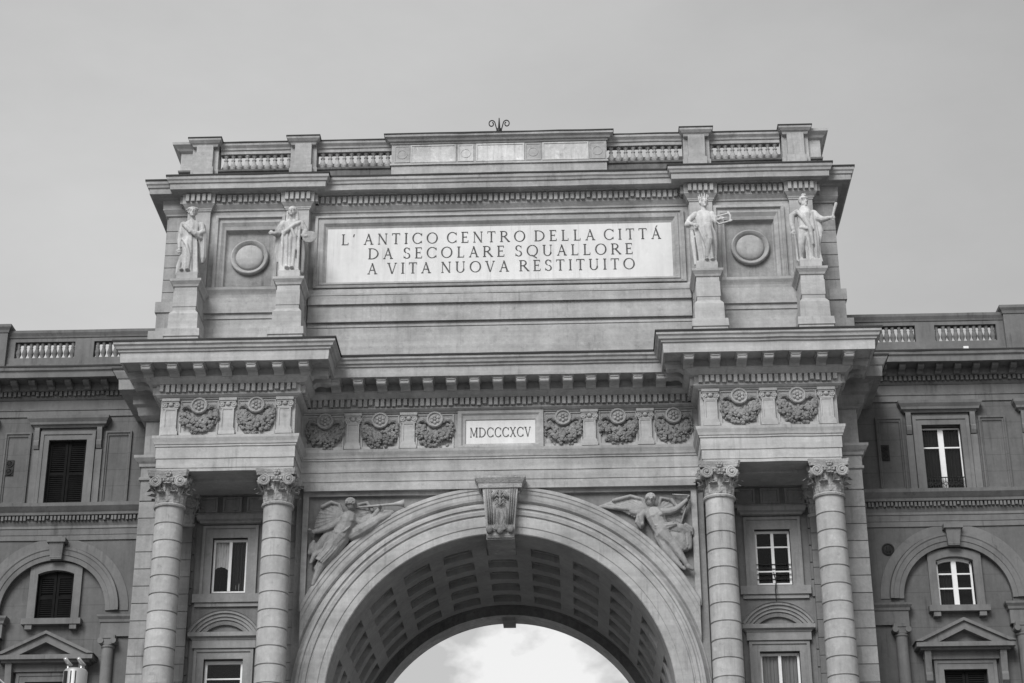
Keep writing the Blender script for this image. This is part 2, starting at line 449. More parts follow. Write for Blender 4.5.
# ---- recessed walls between the columns
WX = 9.26
for s in (-1, 1):
    b = MB(); xs = sorted((s*XC, s*12.3)); cx = s*WX
    b.wall(xs[0], xs[1], 0, 24.2, 1.9, [(cx-.6, cx+.6, 20.56, 22.5), (cx-.66, cx+.66, 15.9, 18.25)], .35)
    # drafted blocks beside the windows
    q = b
    for k in range(38):
        z0 = .3 + k*.6
        if z0 > 23: break
        for (xa, xb) in ((cx-1.75, cx-1.22), (cx+1.22, cx+1.75)):
            if 18.85 < z0+.3 < 20.1: continue
            q.box(xa, xb, 1.83, 1.95, z0+.02, z0+.58)
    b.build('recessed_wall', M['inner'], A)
    # the small panelled frieze above
    q = MB()
    q.box(cx-1.5, cx+1.5, 1.80, 1.95, 23.26, 23.40)
    q.box(cx-1.5, cx+1.5, 1.74, 1.95, 24.0, 24.16)
    for dx in (-.84, 0, .84):
        q.frame([(cx+dx-.33, cx+dx+.33, 23.42, 23.98, 1.9), (cx+dx-.33, cx+dx+.33, 23.42, 23.98, 1.82), (cx+dx-.27, cx+dx+.27, 23.48, 23.92, 1.82), (cx+dx-.24, cx+dx+.24, 23.51, 23.89, 1.88)], True)
    q.build('panel_band', M['casing'], A)

# ---- windows between the columns
def window(parent, cx, hw, z0, z1, y, transoms=(), fw=.07, mull=.1, arch=0, curtains=(), name='window', room_mat='room'):
    """white timber casement: frame is the part, panes, curtains and the room behind are its pieces"""
    f = MB()
    zs = z1 - (arch if arch else 0)
    f.box(cx-hw, cx-hw+fw, y-.03, y+.05, z0, zs); f.box(cx+hw-fw, cx+hw, y-.03, y+.05, z0, zs)
    f.box(cx-hw+fw, cx+hw-fw, y-.028, y+.05, z0, z0+fw)
    if mull > .02: f.box(cx-mull/2, cx+mull/2, y-.045, y+.045, z0+fw, z1-fw*.6)
    if arch:
        Rr = (hw*hw + arch*arch)/(2*arch); a = math.degrees(math.asin(hw/Rr))
        f.arc(cx, z1-Rr, [(Rr-fw*1.5, y-.03), (Rr, y-.03), (Rr, y+.05), (Rr-fw*1.5, y+.05), (Rr-fw*1.5, y-.03)], 90-a, 90+a, 16)
    else:
        f.box(cx-hw+fw, cx+hw-fw, y-.028, y+.05, z1-fw*1.2, z1)
    for z in transoms: f.box(cx-hw+fw, cx+hw-fw, y-.026, y+.04, z-.025, z+.025)
    W = f.build(name, M['white'], parent)
    for s in (-1, 1):
        g = MB(); xs = sorted((cx+s*mull/2, cx+s*(hw-fw)))
        g.quad((xs[0], y+.012, z0+fw), (xs[1], y+.012, z0+fw), (xs[1], y+.012, zs), (xs[0], y+.012, zs))
        if arch: g.quad((xs[0], y+.012, zs), (xs[1], y+.012, zs), (cx+s*mull/2, y+.012, z1-.02))
        g.build('pane', M['glass'], W)
    r = MB(); D = y+1.4
    r.quad((cx-hw,D,z0),(cx+hw,D,z0),(cx+hw,D,z1),(cx-hw,D,z1))
    for x in (cx-hw, cx+hw): r.quad((x,y+.06,z0),(x,y+.06,z1),(x,D,z1),(x,D,z0))
    for z in (z0, z1): r.quad((cx-hw,y+.06,z),(cx+hw,y+.06,z),(cx+hw,D,z),(cx-hw,D,z))
    r.build('dark_interior_backing', M[room_mat], W)
    for (xa, xb, za, zb, mat, kind) in curtains:
        c = MB(); n = 24
        for i in range(n):
            u0, u1 = i/n, (i+1)/n
            def pt(u, z): return (xa+(xb-xa)*u, y+.12+.025*math.sin(u*26)+.012*math.sin(u*61), z)
            def lo(u): return za + (.14*(math.sin(math.pi*min(1, max(0, .15+.85*u)))) if kind == 'swag' else 0)
            c.quad(pt(u0, lo(u0)), pt(u1, lo(u1)), pt(u1, zb), pt(u0, zb))
        c.build('pane_sheet', M[mat], W, smooth=True)
    return W
for s in (-1, 1):
    cx = s*WX
    if s < 0:
        W = window(A, cx, .59, 20.58, 22.49, 2.07, (), curtains=[(cx-.53, cx-.04, 21.42, 22.45, 'pane_sheet', 'swag'), (cx+.05, cx+.53, 20.6, 22.45, 'dim_curtain', '')])  # pale sheet with an arched lower edge behind the left pane
        b = MB(); b.ball((cx+.3, 2.28, 20.83), (.2, .08, .24)); b.build('lamp_globe', M['blind'], W, smooth=True)
        window(A, cx, .65, 15.95, 18.23, 2.07, (17.62,), mull=.004, fw=.09, curtains=[])
    else:
        W = window(A, cx, .59, 20.58, 22.49, 2.07, (21.92, 21.06), curtains=[])
        b = MB()
        for z in (20.78, 20.95, 21.14, 21.3): b.tube([(cx-.58, 2.0, z), (cx+.58, 2.0, z)], .014, 6)
        b.build('guard_rail', M['iron'], W)
        window(A, cx, .65, 15.95, 18.23, 2.07, (), curtains=[(cx-.6, cx-.04, 16, 18.2, 'blind', ''), (cx+.05, cx+.6, 16, 18.2, 'blind', '')])
        b = MB(); b.tube([(cx-.02, 1.95, 21.0), (cx+.02, 1.72, 20.6), (cx-.04, 1.6, 20.3), (cx-.02, 1.6, 19.8)], .02, 6); b.build('cable', M['iron'], A)
    c = MB()    # casing, sill and hood of the upper window
    x0, x1, z0, z1 = cx-.93, cx+.93, 20.50, 22.9
    for (xa, xb, za, zb) in ((x0, cx-.6, z0, z1), (cx+.6, x1, z0, z1), (cx-.6, cx+.6, 22.5, z1)): c.box(xa, xb, 1.84, 1.98, za, zb)
    for (xa, xb, za, zb) in ((x0-.03, x0+.07, z0, z1+.03), (x1-.07, x1+.03, z0, z1+.03), (x0+.07, x1-.07, z1-.07, z1+.03)): c.box(xa, xb, 1.795, 1.97, za, zb)
    c.build('window_casing', M['casing'], A)
    c = MB(); c.box(cx-1.18, cx+1.18, 1.76, 1.96, 20.2, 20.49); c.box(cx-1.1, cx+1.1, 1.82, 1.96, 20.06, 20.2); c.build('window_sill', M['casing'], A)
    c = MB()
    c.sweep([(cx-.9, 1.92), (cx-.9, 1.83), (cx+.9, 1.83), (cx+.9, 1.92)], [(-.05, 23.26), (.26, 23.25), (.255, 23.10), (.17, 23.05), (.14, 22.99), (.05, 22.97), (-.05, 22.96)])
    c.build('window_hood', M['casing'], A)
    c = MB()    # segmental pediment over the lower window
    rise, hwp = .70, 1.2; Rr = (hwp**2+rise**2)/(2*rise); an = math.degrees(math.asin(hwp/Rr)); zc = 19.86-Rr
    c.arc(cx, zc, [(Rr-.30, 1.70), (Rr-.20, 1.69), (Rr-.20, 1.64), (Rr-.10, 1.63), (Rr-.09, 1.57), (Rr-.03, 1.56), (Rr, 1.52), (Rr, 1.95), (Rr-.30, 1.95), (Rr-.30, 1.70)], 90-an, 90+an, 28)
    c.arc(cx, zc, [(Rr-.44, 1.80), (Rr-.36, 1.76), (Rr-.301, 1.76), (Rr-.301, 1.95), (Rr-.44, 1.95), (Rr-.44, 1.80)], 90-an*.8, 90+an*.8, 24)
    c.sweep([(cx-1.05, 1.94), (cx-1.05, 1.74), (cx+1.05, 1.74), (cx+1.05, 1.94)], [(-.02, 19.13), (.16, 19.12), (.155, 18.98), (.06, 18.93), (.04, 18.88), (.02, 18.87), (.02, 18.6), (-.02, 18.6)])
    c.build('segmental_pediment', M['casing'], A)
    c = MB()
    for (xa, xb, za, zb) in ((cx-.97, cx-.66, 13, 18.56), (cx+.66, cx+.97, 13, 18.56), (cx-.66, cx+.66, 18.25, 18.56)): c.box(xa, xb, 1.82, 1.97, za, zb)
    for (xa, xb, za, zb) in ((cx-1.0, cx-.9, 13, 18.59), (cx+.9, cx+1.0, 13, 18.59), (cx-.9, cx+.9, 18.49, 18.59)): c.box(xa, xb, 1.775, 1.96, za, zb)
    c.build('window_casing', M['casing'], A)

# ---- column with capital and base
def spiral(mb, cx, cy, cz, r, ax, sgn, turns=2.4, w=.045):
    """flat scroll of an ionic volute; ax = outward direction in plan"""
    pts = []; n = 44
    tx, ty = -ax[1], ax[0]
    for i in range(n+1):
        u = i/n; rad = r*(1-u)**.85 + .02; a = R(90) + sgn*2*math.pi*turns*u
        pts.append((cx + tx*rad*math.cos(a) + ax[0]*.04*u, cy + ty*rad*math.cos(a) + ax[1]*.04*u, cz + rad*math.sin(a)))
    mb.tube(pts, [w*(1-.35*i/n) for i in range(n+1)], 6)
    b = [(cx + tx*r*.95*math.cos(q) - ax[0]*.02, cy + ty*r*.95*math.cos(q) - ax[1]*.02, cz + r*.95*math.sin(q)) for q in [2*math.pi*i/20 for i in range(20)]]
    e = [(x - ax[0]*.1, y - ax[1]*.1, z) for x, y, z in b]
    mb.add(b+e, [tuple(range(20)), tuple(range(39,19,-1))] + [(i,(i+1)%20,20+(i+1)%20,20+i) for i in range(20)])
    mb.ball((cx + ax[0]*.06, cy + ax[1]*.06, cz), .045, n=8, m=6)
def leaf(mb, a, r0, z0, h, w, curl):
    """acanthus leaf: ribbed blade rising from the bell and curling outward at its tip"""
    rows = 9; cols = 5; vs = []
    ca, sa = math.cos(a), math.sin(a)
    for i in range(rows):
        u = i/(rows-1)
        if u < .75: rr = r0 + .04*u + .03*u*u; z = z0 + h*u/.75*.92
        else:
            q = (u-.75)/.25*math.pi*.9; rr = r0 + .05 + curl*(1-math.cos(q))*.5 + curl*.3*math.sin(q); z = z0 + h*.92 + h*.10*math.sin(q) - h*.06*(u-.75)/.25
        ww = w*(.75 + .45*math.sin(u*math.pi*.9))*(1 if u < .8 else 1-(u-.8)*2.6)
        ww *= 1 + .22*(1 if i % 2 else -1)
        for j in range(cols):
            v = j/(cols-1)*2-1
            ro = rr - .045*abs(v)**1.5 + (.015 if j == 2 else 0)
            vs.append((ro*ca - v*ww/2*sa, ro*sa + v*ww/2*ca, z))
    n0 = len(vs); 
    back = [(x-ca*.03, y-sa*.03, z) for x, y, z in vs]
    fs = []
    for i in range(rows-1):
        for j in range(cols-1):
            k = i*cols+j; fs.append((k, k+1, k+cols+1, k+cols)); fs.append((n0+k, n0+k+cols, n0+k+cols+1, n0+k+1))
    mb.add(vs+back, fs)
ZB, ZT = 22.97, 24.08
def capital_mesh():
    c = MB()
    c.lathe([(.44, ZB-.10), (.53, ZB-.08), (.55, ZB-.03), (.53, ZB+.02), (.46, ZB+.03), (.46, ZB+.1), (.47, ZB+.5), (.50, ZB+.68), (.56, ZB+.74), (.60, ZB+.80), (.56, ZB+.86), (.50, ZB+.9)], n=28)
    for k in range(8): leaf(c, R(k*45+22.5), .48, ZB+.02, .36, .30, .24)
    for k in range(8): leaf(c, R(k*45), .49, ZB+.06, .60, .27, .28)
    for k in range(24):          # egg and dart on the echinus
        a = R(k*15); c.ball((.585*math.cos(a), .585*math.sin(a), ZB+.79), (.05, .05, .06), n=6, m=5)
    for k in range(16):          # stalks and small curls between the leaves
        a = R(k*22.5+11); c.tube([(.49*math.cos(a), .49*math.sin(a), ZB+.3), (.54*math.cos(a+.05), .54*math.sin(a+.05), ZB+.55), (.64*math.cos(a+.12), .64*math.sin(a+.12), ZB+.66)], [.025, .035, .05], 6)
    # abacus with hollowed sides
    pts = []
    for k in range(4):
        a0 = R(45+90*k)
        for i in range(9):
            u = i/8; a = R(45+90*k+90*u)
            x0, y0 = .70*math.copysign(1, math.cos(a0)), .70*math.copysign(1, math.sin(a0))
            a1 = R(135+90*k); x1, y1 = .70*math.copysign(1, math.cos(a1)), .70*math.copysign(1, math.sin(a1))
            x, y = x0+(x1-x0)*(.05+.9*u), y0+(y1-y0)*(.05+.9*u)
            sag = .12*math.sin(math.pi*u); l = math.hypot((x0+x1)/2, (y0+y1)/2)
            pts.append((x-(x0+x1)/2/l*sag, y-(y0+y1)/2/l*sag))
    n = len(pts)
    for za, zb, k0, k1 in ((ZB+.90, ZB+.99, .94, .97), (ZB+.99, ZT, .98, 1.02)):
        vs = [(x*k0, y*k0, za) for x, y in pts] + [(x*k1, y*k1, zb) for x, y in pts]
        c.add(vs, [tuple(range(n-1,-1,-1)), tuple(range(n, 2*n))] + [(i,(i+1)%n,n+(i+1)%n,n+i) for i in range(n)])
    for k in range(4):
        ax = (round(math.cos(R(90*k))), round(math.sin(R(90*k)))); t = (-ax[1], ax[0])
        for sg in (-1, 1):
            spiral(c, ax[0]*.58 + t[0]*.42*sg, ax[1]*.58 + t[1]*.42*sg, ZB+.74, .17, ax, sg)
        c.tube([(ax[0]*.58+t[0]*q, ax[1]*.58+t[1]*q, ZB+.88-.03*math.cos(q*4)) for q in (-.4, -.2, 0, .2, .4)], .035, 6)
        for i in range(6):       # flower at the middle of the abacus
            a = 2*math.pi*i/6; c.ball((ax[0]*.62+t[0]*.07*math.cos(a), ax[1]*.62+t[1]*.07*math.cos(a), ZB+1.0+.08*math.sin(a)), .055, n=7, m=5)
        c.ball((ax[0]*.66, ax[1]*.66, ZB+1.0), .05, n=7, m=5)
    return c
def shaft_profile():
    pr = [(.60, 1.6), (.60, 1.9)]
    z = 1.9
    joints = [22.30 - .605*k for k in range(34)]
    def rad(z): 
        u = (z-2)/21; return .555 - .085*max(0, u)**1.6
    lev = sorted(j for j in joints if 2.0 < j < 22.6)
    pr.append((rad(2), 2.0))
    for j in lev: pr += [(rad(j), j-.028), (rad(j)-.04, j-.008), (rad(j)-.04, j+.008), (rad(j), j+.028)]
    pr += [(rad(22.8), 22.86), (.50, 22.89), (.50, 22.92)]
    return pr
def base_mesh():
    b = MB(); b.box(-.85, .85, -.85, .85, 0, 1.15); b.box(-.92, .92, -.92, .92, 1.15, 1.28); b.box(-.95, .95, -.95, .95, 0, .2)
    b.lathe([(.8, 1.28), (.82, 1.34), (.78, 1.44), (.68, 1.46), (.66, 1.52), (.72, 1.56), (.70, 1.62), (.6, 1.63)], n=28)
    return b
CX = (11.02, 7.38)
s_ = MB(); s_.lathe(shaft_profile(), n=36)
column0 = None; cap0 = None
for x in (-CX[0], -CX[1], CX[1], CX[0]):
    if column0 is None:
        column0 = s_.build('column', M['drum'], A); column0.location = (x, 0, 0)
        me = capital_mesh().mesh('capital', M['carved'])
        cap0 = bpy.data.objects.new('capital', me); COL.objects.link(cap0); cap0.parent = column0
        ob = bpy.data.objects.new('base', base_mesh().mesh('base', M['stone'])); COL.objects.link(ob); ob.parent = column0
    else: inst(column0, A, (x, 0, 0))
for p in column0.data.polygons: p.use_smooth = True
# smooth only around the drum: sharp at the joints
try: column0.data.set_sharp_from_angle(angle=R(30))
except Exception: pass
# pilasters on the wall behind the columns
for x in (-CX[0], -CX[1], CX[1], CX[0]):
    p = MB()
    lev = [22.30-.605*k for k in range(36)]
    tops = [22.9]+lev
    for a, b in zip(tops[1:], tops[:-1]):
        if a > 0: p.box(x-.46, x+.46, 1.72, 1.95, a+.012, b-.012)
    p.box(x-.44, x+.44, 1.745, 1.95, 0, 24.12)
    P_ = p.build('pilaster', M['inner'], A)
    c = cap0.copy(); COL.objects.link(c); c.parent = P_; c.location = (x, 1.80, 0); c.scale = (.95, .32, 1)

# ---- outer rusticated strips
for s in (-1, 1):
    p = MB(); x0, x1 = sorted((s*11.3, s*12.42))
    k = 0; z = 23.73
    while z-.605*k > 0:
        zt = z-.605*k; p.box(x0, x1, 1.45, 3.55, zt-.605+.016, zt-.016); k += 1
    p.box(x0+.03, x1-.03, 1.49, 3.5, 0, 28.0)
    p.build('rusticated_strip', M['block'], A)
    p = MB()
    pth = [(-12.42, 3.6), (-12.42, 1.45), (-11.3, 1.45)]
    if s > 0: pth = [(-x, y) for x, y in reversed(pth)]
    p.sweep(pth, [(-.02, 25.36), (.26, 25.35), (.25, 25.26), (.16, 25.14), (.10, 25.08), (.08, 24.98), (.02, 24.96), (.02, 24.62), (.07, 24.58), (.07, 24.5), (.0, 24.46), (.0, 23.76), (-.02, 23.76)])
    p.build('strip_capital', M['block'], A)
    p = MB()
    p.sweep(pth, [(-.05, 28.24), (1.06, 28.27), (1.03, 28.18), (.9, 27.98), (.86, 27.96), (.84, 27.58), (.6, 27.57), (.42, 27.50), (.4, 27.2), (.28, 27.12), (.22, 26.84), (.10, 26.74), (.05, 26.70), (-.02, 26.69), (-.02, 25.36), (-.05, 25.36)])
    e = p.build('strip_entablature', M['block'], A)
    p = MB(); p.sweep(pth, [(-.05, 28.34), (1.09, 28.31), (1.09, 28.25), (-.05, 28.25)]); p.build('lead_flashing', M['lead'], e)

# ---- entablature
EP = mir([(-XP1, 1.5), (-XP1, -.5), (-XP0, -.5), (-XP0, FY)])
e = MB()
e.sweep(EP, [(-.25, 28.22), (1.47, 28.26), (1.46, 28.15), (1.40, 28.10), (1.375, 28.02), (1.31, 27.99), (1.30, 27.93), (1.245, 27.91), (1.235, 27.72), (1.225, 27.57), (1.15, 27.57), (1.14, 27.62), (.42, 27.62), (.42, 27.37), (.50, 27.35), (.49, 27.26), (.40, 27.19), (.34, 27.15), (.33, 27.135), (.17, 27.13), (.17, 26.835), (.21, 26.83), (.20, 26.79), (.12, 26.73), (.06, 26.71), (.06, 26.68), (.0, 26.67),
            (.0, 25.34), (.20, 25.31), (.19, 25.22), (.14, 25.10), (.12, 25.02), (.09, 25.0), (.09, 24.945), (.055, 24.935), (.055, 24.53), (.025, 24.52), (.025, 24.2), (.0, 24.19), (0, 24.085), (-.25, 24.085)])
for s in (-1, 1):
    xs = sorted((s*(XP0+.05), s*(XP1-.05)))
    e.box(xs[0], xs[1], -.30, 1.93, 24.11, 24.3)
    e.box(xs[0]-.04, xs[1]+.04, -.32, 1.8, 28.0, 28.2)
    e.box(xs[0]+.35, xs[1]-.35, .45, 1.70, 24.02, 24.12)
e.box(-6.69, 6.69, 1.085, 1.4, 23.87, 24.08)
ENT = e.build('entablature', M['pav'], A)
ENT.data.materials.append(M['stone'])          # greyer middle: weathering, plus its recess shade put into the colour
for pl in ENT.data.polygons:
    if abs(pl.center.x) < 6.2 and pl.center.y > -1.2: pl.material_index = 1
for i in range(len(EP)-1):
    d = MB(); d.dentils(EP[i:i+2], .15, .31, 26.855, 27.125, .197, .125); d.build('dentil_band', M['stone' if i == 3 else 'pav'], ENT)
d = MB(); d.sweep(EP, [(-.25, 28.33), (1.50, 28.30), (1.50, 28.235), (-.25, 28.235)]); d.build('lead_flashing', M['lead'], ENT)
# modillions
mo = MB()
mo.prism_x([(-.40, 27.615), (-1.13, 27.615), (-1.13, 27.50), (-1.10, 27.48), (-1.10, 27.45), (-1.04, 27.38), (-.92, 27.36), (-.76, 27.40), (-.62, 27.38), (-.54, 27.30), (-.40, 27.29)], -.17, .17)
mo.prism_x([(-.39, 27.617), (-1.16, 27.617), (-1.16, 27.54), (-.39, 27.54)], -.215, .215)
mo.tube([(-.14, -1.03, 27.43), (.14, -1.03, 27.43)], .075, 10)
mo.box(-.13, .13, -1.135, -1.08, 27.48, 27.53)
mod0 = None
def modillion(x, y, rot):
    global mod0
    if mod0 is None:
        mod0 = bpy.data.objects.new('modillion', mo.mesh('modillion', M['pav'])); COL.objects.link(mod0); o = mod0
    else: o = mod0.copy(); COL.objects.link(o)
    o.parent = ENT; o.location = (x, y, 0); o.rotation_euler = (0, 0, rot)
for s in (-1, 1):
    for k in range(7): modillion(s*9.16 + (k-3)*.893, -.5, 0)
    modillion(s*XP0, .1, s*math.pi/2*-1); modillion(s*XP1, .1, s*math.pi/2); modillion(s*XP0, -.62, s*math.pi/2*-1); modillion(s*XP1, -.62, s*math.pi/2)
for k in range(15): modillion((k-7)*.803, FY, 0)

# frieze: small pilasters, rosettes, garlands
def mk(mb, name, mat, smooth=False):
    me = mb.mesh(name, mat, smooth=smooth); o = bpy.data.objects.new(name, me); COL.objects.link(o); o.parent = ENT; return o
fp = MB()
fp.box(-.215, .215, -.085, .05, 25.34, 26.62)
fp.box(-.28, .28, -.17, .05, 25.34, 25.47); fp.box(-.25, .25, -.14, .05, 25.47, 25.55); fp.box(-.235, .235, -.12, .05, 25.55, 25.59)
fp.box(-.25, .25, -.12, .05, 26.30, 26.345); fp.box(-.30, .30, -.19, .05, 26.57, 26.665); fp.box(-.27, .27, -.15, .05, 26.52, 26.57)
for sg in (-1, 1):
    fp.disc_y([(.10, .0), (.10, -.13), (.08, -.15), (.05, -.13), (.03, -.16), (.01, -.16)], sg*.21, 26.44, 14)
fp.ball((0, -.12, 26.46), (.09, .06, .07), n=8, m=5)
fp.frame([(-.215, .215, 25.59, 26.30, -.085), (-.215, .215, 25.59, 26.30, -.11), (-.17, .17, 25.63, 26.26, -.11), (-.155, .155, 25.645, 26.245, -.086)])
ro = MB()
ro.disc_y([(.30, .02), (.30, -.14), (.27, -.18), (.23, -.18), (.21, -.13), (.02, -.13)], 0, 26.40, 28)
for i in range(6):
    a = R(60*i+90); ro.ball((.115*math.cos(a), -.15, 26.40+.115*math.sin(a)), (.062, .05, .062), n=8, m=6)
ro.ball((0, -.17, 26.40), (.05, .05, .05), n=8, m=6)
def garland(seed):
    rnd = random.Random(seed); g = MB()
    for i in range(210):
        u = rnd.random(); a = R(185 + 170*u); rad = .50 + rnd.gauss(0, .02); thick = .12 + .15*math.sin(math.pi*u)*rnd.uniform(.85, 1.1)
        v = rnd.uniform(-1, 1); c = (rad + thick*v)
        x = c*1.03*math.cos(a); z = 26.26 + c*1.18*math.sin(a); y = -.02 - .17*math.sqrt(max(0, 1-v*v))*(.6+.4*math.sin(math.pi*u))
        r = rnd.uniform(.03, .075)
        rot = Matrix.Rotation(rnd.uniform(0, 6.28), 3, 'Y')
        g.ball((x, y, z), (r*rnd.uniform(.8, 1.5), r*.8, r), rot, n=6, m=4)
    for sg in (-1, 1):       # ribbon ends curling up to the rosette
        g.tube([(sg*.30, -.08, 26.30), (sg*.40, -.13, 26.38), (sg*.52, -.13, 26.37), (sg*.60, -.10, 26.27), (sg*.56, -.09, 26.14)], [.05, .07, .075, .065, .05], 7)
        g.tube([(sg*.56, -.07, 26.1), (sg*.63, -.06, 25.9), (sg*.58, -.05, 25.75)], [.05, .04, .03], 6)
    g.ball((0, -.10, 25.72), (.15, .09, .13), n=9, m=6)
    return g
fp0 = mk(fp, 'frieze_pilaster', M['pav']); ro0 = mk(ro, 'rosette', M['carved'])
gl0 = [mk(garland(k), 'garland', M['garland']) for k in range(10)]
first = True; gi = 0
for (x, y) in [(s*c, -.5) for s in (-1, 1) for c in (11.10, 9.15, 7.21)] + [(s*c, FY) for s in (-1, 1) for c in (5.06, 3.13)]:
    if first: fp0.location = (x, y, 0); first = False
    else: inst(fp0, ENT, (x, y, 0))
used = [False]*10; fr = True
for (x, y) in [(s*c, -.5) for s in (-1, 1) for c in (10.13, 8.18)] + [(s*c, FY) for s in (-1, 1) for c in (6.04, 4.12, 2.22)]:
    if fr: ro0.location = (x, y, 0); fr = False
    else: inst(ro0, ENT, (x, y, 0))
    k = gi % 10; gi += 1
    if not used[k]: gl0[k].location = (x, y, 0); used[k] = True
    else: inst(gl0[k], ENT, (x, y, 0))
pf = MB(); pf.box(-.66, .66, -.07, .02, 25.33, 25.45); pf.frame([(-.66, .66, 25.40, 26.63, -.003), (-.66, .66, 25.40, 26.63, -.04), (-.61, .61, 25.46, 26.59, -.04), (-.60, .60, 25.47, 26.58, -.005)])
pf0 = mk(pf, 'frieze_panel', M['pav']); fr = True
for (x, y) in [(s*c, -.5) for s in (-1, 1) for c in (10.13, 8.18)] + [(s*c, FY) for s in (-1, 1) for c in (6.04, 4.12, 2.22)]:
    if fr: pf0.location = (x, y, 0); fr = False
    else: inst(pf0, ENT, (x, y, 0))
# date tablet
b = MB()
b.frame([(-1.42, 1.54, 25.33, 26.69, FY), (-1.42, 1.54, 25.33, 26.69, FY-.16), (-1.30, 1.42, 25.39, 26.59, FY-.16), (-1.24, 1.36, 25.43, 26.53, FY-.10), (-1.16, 1.28, 25.47, 26.38, FY-.09), (-1.13, 1.25, 25.50, 26.35, FY-.05)])
T = b.build('date_tablet', M['stone'], A)
b = MB(); b.box(-1.135, 1.255, FY-.055, FY+.02, 25.495, 26.355); b.build('marble_slab', M['marble'], T)
b = MB(); lettering(b, 'MDCCCXCV', -1.0, 1.10, 25.74, .35, FY-.075, FY-.05, .6, .76); b.build('lettering', M['ink'], T)

# ---- archivolt, spandrels, keystone
b = MB()
b.arc(0, ZA, [(RA, 1.9), (RA, 1.24), (RA+.03, 1.21), (6.02, 1.20), (6.05, 1.17), (6.36, 1.16), (6.40, 1.20), (6.43, 1.20), (6.45, 1.14), (6.56, 1.11), (6.60, 1.15), (6.66, 1.15), (6.68, 1.09), (6.76, 1.09), (6.80, 1.16), (6.90, 1.32), (6.95, 1.36), (6.95, 1.44)], -4, 184, 96)
al = math.degrees(math.acos(6.66/7.5)); a1 = math.degrees(math.acos(6.66/6.96))
for sg in (0, 1):
    lo, hi = a1+5, 90
    pr = [(6.951, 1.44), (6.951, 1.34), (7.0, 1.24), (7.08, 1.21), (7.2, 1.20), (7.24, 1.17), (7.33, 1.16), (7.36, 1.13), (7.46, 1.13), (7.50, 1.2), (7.50, 1.44)]
    # outer band, trimmed where the column strip stops it
    n = 60; vs = []; fs = []; m = len(pr)
    for i in range(n+1):
        for r, y in pr:
            amin = math.acos(min(1, 6.66/r)); a = amin + (math.pi/2-amin)*i/n
            x = r*math.cos(a); vs.append((x if sg == 0 else -x, y, ZA+r*math.sin(a)))
    fs = [(i*m+j, i*m+j+1, (i+1)*m+j+1, (i+1)*m+j) for i in range(n) for j in range(m-1)]
    b.add(vs, fs)
for s in (-1, 1):     # jambs below the springing
    xs = sorted((s*RA, s*6.95)); b.box(xs[0], xs[1], 1.2, 1.9, 0, ZA)
b.build('archivolt', M['stone'], A, smooth=False)
for s in (-1, 1):
    b = MB(); xa, xb = sorted((s*6.53, s*6.72))
    b.box(xa, xb, 1.27, 1.43, 19.7, 23.87)
    xs = sorted((s*1.05, s*6.53)); b.box(xs[0], xs[1], 1.27, 1.43, 23.74, 23.87)
    b.build('spandrel_frame', M['stone'], A)
b = MB()
b.sweep([(-.62, 1.2), (-.62, .72), (.72, .72), (.72, 1.2)], [(-.02, 24.14), (.2, 24.13), (.19, 24.06), (.11, 23.92), (.08, 23.88), (.06, 23.74), (-.02, 23.73)])
vs = []
def sect(z, hx, y): return [(-hx+.05, y, z), (hx+.05, y, z)]
prof = [(23.74, .60, .72), (23.4, .57, .70), (23.0, .535, .74), (22.6, .50, .80), (22.35, .48, .84), (22.2, .47, .80), (22.1, .46, .80), (22.02, .455, .84)]
for z, hx, y in prof: vs += [(-hx+.05, y, z), (hx+.05, y, z), (hx+.05, 1.5, z), (-hx+.05, 1.5, z)]
fs = []
for j in range(len(prof)-1):
    for i in range(4): fs.append((j*4+i, j*4+(i+1)%4, (j+1)*4+(i+1)%4, (j+1)*4+i))
fs += [(0,1,2,3), tuple((len(prof)-1)*4+i for i in range(4))]
b.add(vs, fs)
b.box(-.42, .52, .9, 2.6, 21.975, 22.6)
K = b.build('keystone', M['carved'], A)
b = MB()
for x0_ in (-.42, .42):      # ribs and scrolls of the console
    for dx in (-.08, 0, .08):
        b.tube([(.05+(x0_+dx)*(1-.0), .70, 23.7), (.05+(x0_+dx)*.94, .67, 23.3), (.05+(x0_+dx)*.87, .72, 22.9), (.05+(x0_+dx)*.80, .78, 22.5)], .026, 6)
    b.ball((.05+x0_*.85, .74, 22.27), (.12, .12, .14)); b.ball((.05+x0_*.8, .74, 23.62), (.1, .06, .07))
    for q in range(4): b.tube([(.05, .66, 23.66-.02*q), (.05+x0_*(.25+.12*q), .62, 23.6-.05*q), (.05+x0_*(.35+.1*q), .64, 23.38-.02*q)], [.02, .05, .02], 6)
for k in range(9):
    a = R(-70+k*17.5); b.tube([(.05, .72, 22.22), (.05+.17*math.sin(a), .68, 22.22+.16*math.cos(a)), (.05+.25*math.sin(a), .74, 22.22+.22*math.cos(a))], [.03, .055, .015], 6)
b.ball((.05, .68, 22.2), (.11, .07, .11)); b.ball((.05, .63, 23.5), (.06, .06, .15)); b.limb([(.05, .64, 23.1), (.05, .60, 23.25), (.05, .66, 23.4)], [.03, .05, .03], 6)
for sg in (-1, 1):
    for q in range(4): b.limb([(.05+sg*.02, .65, 23.12+.13*q), (.05+sg*(.11), .60, 23.20+.13*q), (.05+sg*(.17+.02*q), .64, 23.12+.14*q)], [.022, .036, .018], 6)
    b.tube([(.05+sg*.2, .69, 23.05), (.05+sg*.2, .70, 22.45)], .018, 6)
    b.limb([(.05+sg*.06, .68, 22.95), (.05+sg*.12, .66, 22.7), (.05+sg*.05, .70, 22.45)], [.015, .03, .015], 6)
b.build('console_carving', M['garland'], K, smooth=True)

